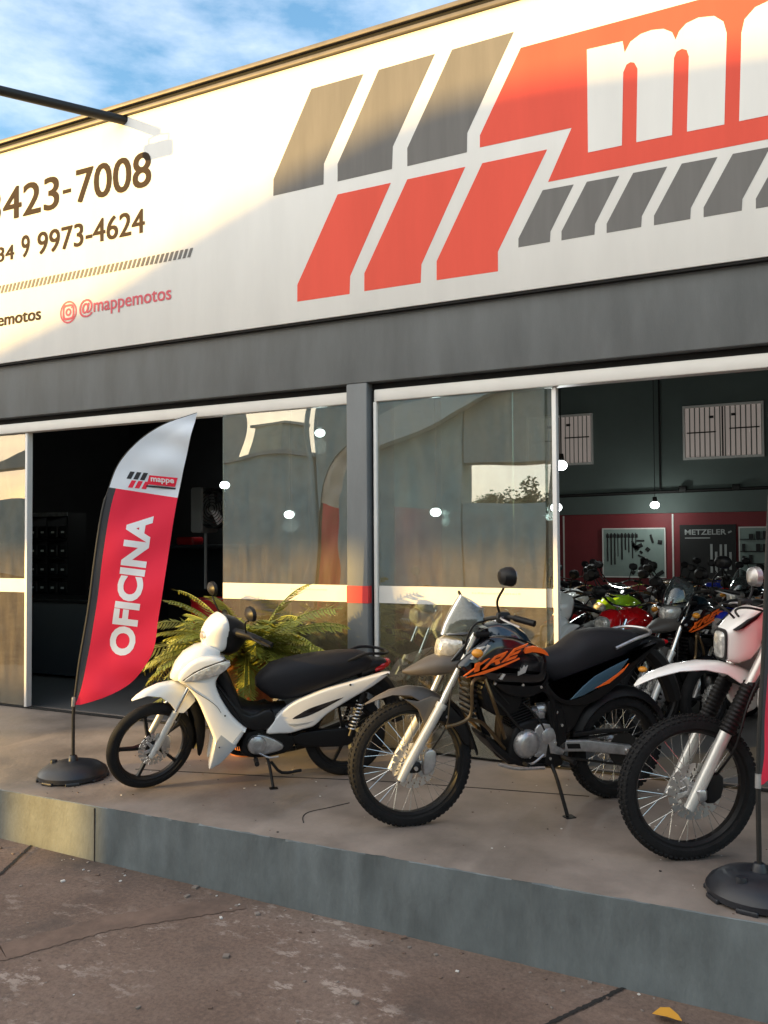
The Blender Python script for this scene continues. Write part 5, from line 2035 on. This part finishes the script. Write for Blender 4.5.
# ------------------------------------------------------------------ potted cycad palm
def palm():
    rnd = random.Random(21)
    t = thing('potted_palm', 'bushy cycad palm with yellowing fronds in terracotta pot behind the white underbone', 'plant', (-3.76, 5.32, 0))
    m = MB('terracotta')
    m.lathe([(0, .0), (.13, .0), (.145, .02), (.175, .30), (.205, .52), (.215, .56), (.225, .57), (.225, .61), (.200, .61), (.190, .57), (0, .56)], axis='z', n=40)
    m.build('pot', t)
    m = MB('trunk')
    m.lathe([(0, .54), (.13, .54), (.15, .62), (.14, .76), (.09, .84), (0, .86)], axis='z', n=20)
    for k in range(120):
        a = k * 2.4
        z = .56 + .28 * k / 120
        r = .142 - .04 * max(0, (z - .74) / .1)
        m.obox((r * math.cos(a), r * math.sin(a), z), ((math.cos(a), math.sin(a), .5), (-math.sin(a), math.cos(a), 0), (0, 0, 1)), (.03, .018, .012), .003)
    m.build('trunk', t)
    green, dry = MB('leaf'), MB('leaf_dry')
    def frond(az, el, ln, mm, droop, z0=.77, wid=1.0):
        d = Vector((math.cos(az) * math.cos(el), math.sin(az) * math.cos(el), math.sin(el)))
        p = Vector((.06 * math.cos(az), .06 * math.sin(az), z0))
        N = 30
        seg = ln / N
        side0 = Vector((-math.sin(az), math.cos(az), 0))
        tw = rnd.uniform(-.5, .5)
        pts = [p.copy()]
        for k in range(N):
            d = (d + Vector((0, 0, -droop * (0.25 + k / N)))).normalized()
            p = p + d * seg
            pts.append(p.copy())
            if k > 2:
                s = max(.3, 1 - abs((k / N) * 1.5 - .70) ** 2 * .9)
                lf = .135 * s * ln / .75 * wid
                upv = side0.cross(d).normalized()
                sd = (side0 * math.cos(tw) + upv * math.sin(tw)).normalized()
                for sg in (-1, 1):
                    if rnd.random() < .06:
                        continue
                    tip = p + (sd * sg * .80 + d * .66 + upv * (.25 + rnd.uniform(-.12, .12))).normalized() * lf * rnd.uniform(.85, 1.1)
                    wv = d * .0070
                    mid = p.lerp(tip, .5) + upv * .008
                    mm.f([mm.v(p - wv), mm.v(mid - wv * 1.15), mm.v(tip), mm.v(mid + wv * 1.15), mm.v(p + wv)])
        mm.tube(pts, [.007, .005, .003], 5)
    for k in range(112):
        az = k * 2.39996 + rnd.uniform(-.25, .25)
        el = R(54 - 52 * (k / 112) ** .7 + rnd.uniform(-10, 10))
        ln = rnd.uniform(.55, .88)
        if math.sin(az) > .45:
            ln *= .62
        if math.sin(az) < -.5:
            el = max(el, R(4))
        frond(az, el, ln, green, .028 + rnd.uniform(0, .03))
    for k in range(46):
        az = -math.pi / 2 + rnd.uniform(-1.7, 1.7)
        frond(az, R(rnd.uniform(-25, 22)), rnd.uniform(.24, .42), dry, .10, z0=.74, wid=1.5)
    green.build('fronds', t, sharp=180)
    dry.build('dry_fronds', t, sharp=180)
    return t


palm()

# ------------------------------------------------------------------ inside the showroom and the workshop
def pendant(x, y, z, e=10, label='', zt=4.62):
    t = thing('pendant_lamp', label, 'lamp', (x, y, z), 0, 'lit lamps hanging inside the shop')
    m = MB('steel_dark')
    m.cyl((0, 0, .10), (0, 0, zt - z), .006, 6)
    m.lathe([(0, .13), (.03, .13), (.04, .06), (.034, .05), (0, .05)], axis='z', n=14)
    m.build('cord', t)
    m = MB('bulb')
    rb_ = .062 if y > 8 else .042
    m.sphere((0, 0, 0), rb_, 1.15, 1.15, .9)
    m.build('bulb', t)
    l = bpy.data.lights.new('lamp_light', 'POINT')
    l.energy = e
    l.color = (.93, 1.0, .96)
    l.shadow_soft_size = .07
    lo = bpy.data.objects.new('lamp_light', l)
    COL.objects.link(lo)
    lo.parent = t
    lo.location = (0, 0, -.12)
    return t


pendant(-2.06, 13.9, 2.13, 3.2, 'lit lamp hanging before the back wall above the pale tool board')
pendant(-2.40, 9.4, 2.42, 8, 'lit lamp hanging just right of the tall white door frame')
pendant(-2.72, 10.4, 1.99, 5, 'lit lamp seen through the right glass beside the white door frame')
pendant(-4.17, 10.0, 1.95, .8, 'lit lamp glowing through the glass pane right of the pillar')
pendant(-3.99, 6.8, 2.59, .4, 'highest lit lamp seen through the glass pane left of the pillar')
pendant(-4.33, 6.8, 1.84, .4, 'lowest lit lamp seen through the glass pane left of the pillar')
pendant(-7.46, 10.0, 2.41, 2.2, 'lit lamp at the left edge of the glass pane left of the pillar')
pendant(1.4, 10.2, 2.3, 9, 'lit lamp hanging deep in the showroom beyond the right edge')  # no lamp seen here; added to brighten the showroom

# tool board and posters on the red dado
def framed(name, label, cat, x0, x1, z0, z1, face, frame='alu_white', y=14.44):
    t = thing(name, label, cat, ((x0 + x1) / 2, y, z0))
    o_ = Vector(((x0 + x1) / 2, y, z0))
    m = MB(face)
    m.box(x0, x1, y + .005, y + .045, z0, z1)
    p = m.build('panel', t, xf=Matrix.Translation(-o_))
    m = MB(frame)
    for a, b, c, d in ((x0 - .02, x1 + .02, z0 - .02, z0), (x0 - .02, x1 + .02, z1, z1 + .02), (x0 - .02, x0, z0, z1), (x1, x1 + .02, z0, z1)):
        m.box(a, b, y, y + .045, c, d)
    m.build('frame', t, xf=Matrix.Translation(-o_))
    return t, p, o_


rnd = random.Random(5)
t, p, o_ = framed('tool_board', 'pale green tool board with dark hanging tools on the red back wall', 'tool board', -2.98, -2.00, .98, 1.76, 'board')
m = MB('board_blk')
for k in range(9):
    x = -2.92 + k * .058
    m.box(x, x + rnd.uniform(.012, .026), 14.436, 14.444, 1.70 - rnd.uniform(.25, .55), 1.70)
    m.box(x - .012, x + .036, 14.434, 14.444, 1.62, 1.68, .004)
for k in range(16):
    x, z = rnd.uniform(-2.5, -2.06), rnd.uniform(1.02, 1.62)
    w, h = rnd.uniform(.03, .13), rnd.uniform(.03, .10)
    m.obox((x, 14.438, z), ((math.cos(k), 0, math.sin(k)), (0, 1, 0), (-math.sin(k), 0, math.cos(k))), (w * .6, .006, h * .35), .003)
m.build('tools', p, xf=Matrix.Translation(-o_))
t, p, o_ = framed('tyre_poster', 'black poster with pale lettering METZELER on the red back wall', 'poster', -1.74, -.94, .80, 1.80, 'board_blk', 'board_blk')
m = MB('ink_pale')
m.text('METZELER', -1.68, -1.06, 1.66, 1.745, 14.438, bold=.02)
m.obox((-1.005, 14.44, 1.70), ((1, 0, .5), (0, 1, 0), (-.5, 0, 1)), (.025, .002, .012), .001)
m.box(-1.68, -1.30, 14.437, 14.441, 1.60, 1.615)
for k in range(5):
    x = -1.30 + k * .07
    m.box(x, x + .035, 14.437, 14.441, 1.05 + rnd.uniform(0, .1), 1.42 + rnd.uniform(-.1, .1))
m.build('lettering', p, xf=Matrix.Translation(-o_))
t, p, o_ = framed('display_rack', 'pale wall rack of small parts beside the black poster', 'rack', -.86, .10, .95, 1.76, 'board')
m = MB('board_blk')
for r_ in range(4):
    z = 1.02 + r_ * .19
    m.box(-.86, .10, 14.39, 14.444, z - .012, z)
    for k in range(9):
        x = -.83 + k * .10
        if rnd.random() < .8:
            m.box(x, x + rnd.uniform(.03, .07), 14.40, 14.444, z + .001, z + rnd.uniform(.05, .13))
m.build('shelves', p, xf=Matrix.Translation(-o_))
m = MB('board')
m.box(-.28, -.08, 14.455, 14.488, 1.90, 1.95)
tag(m.build('wall_sign', origin=(-.18, 14.47, 1.92)), 'small pale plate on the red back wall near its top', 'sign')

# workshop: counter, shelf unit, fan, red drum
t = thing('counter', 'dark blue workshop counter inside the left doorway', 'counter', (-8.2, 7.5, 0))
m = MB('wood_dark')
m.box(-.75, 1.15, -.25, .25, .05, .90, .01)
m.build('body', t)
m = MB('frame_black')
m.box(-.80, 1.2, -.30, .30, .902, .94, .008)
m.build('top', t)
t = thing('bin_shelf', 'grey metal shelf unit of small parts bins standing on the workshop counter', 'shelf', (-8.75, 8.1, 0))
m = MB('frame_black')
for x in (-.36, .0, .36):
    m.box(x - .008, x + .008, -.15, .15, .905, 1.97)
for z in (.905, 1.14, 1.38, 1.62, 1.93):
    m.box(-.37, .37, -.16, .15, z, z + (.03 if z < 1.9 else .05))
m.use('alu')
m.box(-.37, .37, -.165, -.161, 1.93, 1.98)
m.build('frame', t)
m = MB('black_plastic')
for z in (.94, 1.175, 1.415, 1.655):
    for x in (-.345, -.17, .015, .19):
        m.box(x, x + .15, -.14, .14, z, z + .15, .01)
m.use('ink_pale')
for z in (.94, 1.175, 1.415, 1.655):
    for x in (-.345, -.17, .015, .19):
        m.box(x + .05, x + .10, -.146, -.141, z + .06, z + .085)
m.build('bins', t)
m = MB('in_dark')
m.box(-.6, .6, -.2, .3, 0, .9)
m.build('stand', t)
t = thing('wall_fan', 'round black fan in a grey box on the workshop side wall', 'fan', (-6.3, 8.2, 1.98))
m = MB('paint_grey')
m.box(-.24, -.06, -.12, .2, -.28, .26, .02)
m.cyl((-.1, 0, -.25), (-.1, 0, -.95), .02, 8)
m.build('housing', t)
m = MB('frame_black')
for k in range(6):
    m.lathe([(.04 + .035 * k, -.10), (.046 + .035 * k, -.10), (.046 + .035 * k, -.092), (.04 + .035 * k, -.092)], c=(.06, 0, 0), n=30, closed_prof=True)
m.lathe([(.22, -.10), (.235, -.10), (.235, .02), (.22, .02)], c=(.06, 0, 0), n=32, closed_prof=True)
g_ = m.build('grille', t)
m = MB('alu')
for k in range(4):
    a = k * 1.571 + .4
    m.obox((.06 + .1 * math.cos(a), -.03, .1 * math.sin(a)), ((math.cos(a), .2, math.sin(a)), (0, 1, 0), (-math.sin(a), .3, math.cos(a))), (.09, .003, .045), .002)
m.build('blade', t)
t = thing('oil_drum', 'red steel drum standing in the dark workshop behind the palm', 'drum', (-6.1, 8.0, 0))
m = MB('red_plastic')
m.lathe([(0, .01), (.27, .01), (.28, .03), (.28, .30), (.288, .31), (.28, .32), (.28, .60), (.288, .61), (.28, .62), (.28, .90), (.29, .92), (.28, .935), (.26, .92), (0, .92)], axis='z', n=36)
m.build('body', t)
m = MB('steel_dark')
m.lathe([(0, .945), (.035, .945), (.035, .921), (0, .921)], c=(.12, .05, 0), axis='z', n=12)
m.build('cap', t)
t = thing('work_bench', 'dark work bench with a reddish vise deep in the workshop', 'bench', (-7.6, 9.6, 0))
m = MB('wood_dark')
m.box(-.9, .9, -.3, .3, 1.50, 1.55, .006)
m.box(-.9, .9, .27, .30, .9, 1.5)
for x in (-.85, .8):
    m.box(x, x + .06, -.27, .26, 0, 1.498)
m.build('frame', t)
m = MB('red_plastic')
m.box(-.3, .0, -.15, .1, 1.552, 1.66, .02)
m.build('vise', t)
# ------------------------------------------------------------------ motorcycles on show inside
def build_street():
    t = thing('motorcycle', 'street motorcycle', 'motorcycle')
    wheel(t, 0, .300, .300, .085, .232, 0, None, 'rubber', .12, -.055, mag=5)
    wheel(t, 1.30, .300, .300, .105, .225, 0, None, 'rubber', 0, .05, mag=5)
    for y in (-.09, .09):
        m = MB('alu_paint')
        m.tube([(-.01, y, .27), (.12, y, .52)], .024, 12)
        m.use('chrome')
        m.tube([(.12, y, .51), (.31, y, .92)], .018, 10)
        m.build('fork_leg', t)
    m = MB('black_plastic')
    P = [(-.16, .60), (-.08, .635), (.02, .645), (.12, .61), (.22, .53), (.28, .42)]
    rings = []
    for x, z in P:
        ring = [(x, (-1 + k / 4) * .055, z - .05 * abs(-1 + k / 4) ** 2.2) for k in range(9)]
        ring += [(x, (1 - k / 4) * .052, z - .005 - .05 * abs(1 - k / 4) ** 2.2) for k in range(9)]
        rings.append(ring)
    m.rings(rings)
    m.build('front_fender', t)
    m = MB('tank_red')
    m.body([(.11, .80, .93, .06, 2.6), (.16, .76, .98, .09, 2.6), (.24, .77, 1.0, .09, 2.6), (.30, .82, .98, .06, 2.6)], 16)
    m.build('headlight_cowl', t)
    m = MB('lens')
    m.body([(.085, .82, .915, .05, 2.6), (.10, .80, .935, .068, 2.6), (.13, .79, .945, .075, 2.6)], 16)
    m.build('headlight', t)
    m = MB('chrome')
    m.tube([(.52, -.36, 1.05), (.42, -.26, 1.08), (.36, -.1, 1.02), (.36, .1, 1.02), (.42, .26, 1.08), (.52, .36, 1.05)], .011, 8, smooth=4)
    m.use('rubber')
    for s in (-1, 1):
        m.tube([(.45, s * .29, 1.072), (.52, s * .37, 1.05)], .017, 10)
    m.build('handlebar', t)
    for s in (-1, 1):
        m = MB('frame_black')
        c = (.36, s * .33, 1.26)
        m.tube([(.41, s * .24, 1.08), (.37, s * .29, 1.17), c], .006, 6)
        m.body([(c[0] - .02, c[2] - .03, c[2] + .03, .04, 2.4, c[1]), (c[0], c[2] - .045, c[2] + .045, .065, 2.4, c[1]), (c[0] + .015, c[2] - .045, c[2] + .045, .065, 2.4, c[1])], 12)
        m.use('mirror')
        m.body([(c[0] + .0152, c[2] - .04, c[2] + .04, .06, 2.4, c[1]), (c[0] + .017, c[2] - .04, c[2] + .04, .06, 2.4, c[1])], 12)
        m.build('mirror', t)
    m = MB('tank_red')
    m.body([(.36, .78, .90, .08, 2.6), (.42, .75, .98, .125, 2.6), (.52, .74, 1.01, .14, 2.6), (.64, .74, .97, .13, 2.6), (.74, .74, .86, .10, 2.6)], 18)
    for s in (-1, 1):
        m.panel([(.24, .74), (.34, .90), (.50, .92), (.60, .80), (.46, .70), (.34, .62)], s * .09, s * .16, .02, smooth=2)
    m.build('fuel_tank', t)
    m = MB('seat')
    m.body([(.70, .74, .82, .08, 2.7), (.85, .72, .82, .13, 2.8), (1.05, .75, .86, .13, 2.8), (1.30, .80, .88, .11, 2.8), (1.42, .82, .87, .07, 2.7)], 16)
    m.build('seat', t)
    m = MB('tank_red')
    for s in (-1, 1):
        m.panel([(1.00, .66), (1.10, .76), (1.30, .81), (1.56, .90), (1.52, .80), (1.25, .68)], s * .08, s * .125, .015, smooth=2)
    m.build('tail', t)
    m = MB('lens_red')
    m.body([(1.52, .80, .88, .07, 2.8), (1.58, .82, .87, .05, 2.6)], 12)
    m.build('tail_light', t)
    m = MB('frame_black')
    for s in (-1, 1):
        m.tube([(.34, 0, .86), (.46, s * .08, .74), (.80, s * .10, .64), (.86, s * .10, .34)], .016, 6, smooth=3)
        m.tube([(.80, s * .10, .64), (1.45, s * .08, .82)], .013, 6)
        m.tube([(.86, s * .085, .34), (1.30, s * .085, .30)], .018, 8)
        shock(m, (1.22, s * .105, .33), (1.16, s * .105, .68), .03)
        m.use('frame_black')
    m.tube([(.33, 0, .80), (.42, 0, .50), (.52, 0, .28), (.86, 0, .26)], .018, 6, smooth=3)
    m.tube([(.80, -.1, .26), (.86, -.23, .02)], .010, 6)
    m.panel([(.80, .60), (1.05, .68), (1.02, .50), (.84, .46)], -.11, .11, .02)
    m.build('frame', t)
    engine_block(t, .64, .37, .95)
    m = MB('chrome')
    m.tube([(.55, .0, .56), (.48, .03, .48), (.50, .09, .28), (.80, .13, .24), (1.1, .15, .30)], .019, 8, smooth=4)
    m.tube([(1.0, .15, .28), (1.15, .16, .32), (1.55, .17, .42)], [.03, .045, .045], 12)
    m.build('exhaust_pipe', t)
    return t


GR = 'motorcycles on show inside the shop'
street = build_street()
street['group'] = GR


def place(src, label, x, y, head, lean=4, swap=None, first=False, skip=()):
    o = src if first else copy_tree(src, None, swap, skip)
    if first and swap:
        def rec(ob):
            for s in getattr(ob, 'material_slots', ()):
                if s.material and s.material.name in swap:
                    mm = swap[s.material.name]
                    s.link = 'OBJECT'
                    s.material = mm
            for k in kids(ob):
                rec(k)
        rec(o)
    o['label'] = label
    o['group'] = GR
    set_bike(o, Vector((x, y, .002)), head, lean)
    return o


TR = M['tank_red'].name
def sw(k):
    return {TR: M[k]}


place(street, 'black street motorcycle nearest the glass behind the parked scooter tail', -2.72, 6.75, 62, swap=sw('black_gloss'))
place(biz, 'white scooter inside the doorway behind the black motorcycle seat', -2.12, 7.05, 68)
place(street, 'red street motorcycle just behind the black motorcycle seat', -1.62, 7.15, 62, first=True)
place(xre, 'black trail motorcycle inside, its front wheel left of the white front fender tip', -1.13, 7.05, 62)
place(street, 'blue street motorcycle above the white front fender', -.74, 7.35, 62, swap=sw('tank_blue'))
place(enduro, 'white enduro motorcycle inside, behind the right edge flag', .05, 7.9, 58)
place(street, 'lime green street motorcycle between the red and beige ones', -1.98, 8.75, 62, swap=sw('tank_green'))
place(street, 'beige street motorcycle in the second row of the dark showroom', -1.42, 8.8, 60, swap=sw('tank_gold'))
place(xre, 'black trail motorcycle with orange lettering in the second row below the black poster', -.78, 9.2, 60)
place(street, 'gold street motorcycle glinting through the lower glass pane', -2.62, 8.5, 60, swap=sw('tank_gold'))
place(street, 'black street motorcycle at the foot of the tool board', -2.5, 11.2, 62, swap=sw('black_gloss'))
place(street, 'dark blue street motorcycle deep between tool board and black poster', -1.75, 10.9, 60, swap=sw('navy_gloss'))
place(street, 'red street motorcycle deep below the black poster', -1.0, 11.2, 60, swap=sw('tank_red'))
place(street, 'black street motorcycle far right below the wall rack', -.2, 10.8, 60, swap=sw('black_gloss'))
place(street, 'black street motorcycle just left of the red one, behind the doorway scooter', -2.35, 7.95, 62, swap=sw('black_gloss'))
place(street, 'white street motorcycle in the second row below the tool board', -2.75, 9.7, 62, swap={TR: M['pearl']})
place(street, 'black street motorcycle in the third row below the tool board', -2.2, 10.1, 61, swap=sw('black_gloss'))
place(street, 'dark blue street motorcycle in the third row left of the black poster', -1.55, 10.0, 61, swap=sw('navy_gloss'))
place(street, 'beige street motorcycle deep in front of the red back wall', -2.0, 12.3, 62, swap=sw('tank_gold'))
place(street, 'blue street motorcycle deep in front of the black poster', -1.3, 12.4, 62, swap=sw('tank_blue'))
place(street, 'black street motorcycle deep in front of the wall rack', -.65, 12.4, 62, swap=sw('black_gloss'))
place(street, 'black street motorcycle against the showroom side wall, seen through the glass', -3.55, 9.2, 62, swap=sw('black_gloss'))
place(street, 'beige street motorcycle beside the side wall, seen through the glass', -3.35, 10.7, 62, swap=sw('tank_gold'))
place(street, 'black street motorcycle left of the tool board at the back wall', -3.35, 12.2, 62, swap=sw('black_gloss'))
place(street, 'white street motorcycle just inside the pane right of the pillar', -3.45, 7.4, 62, swap={TR: M['pearl']})
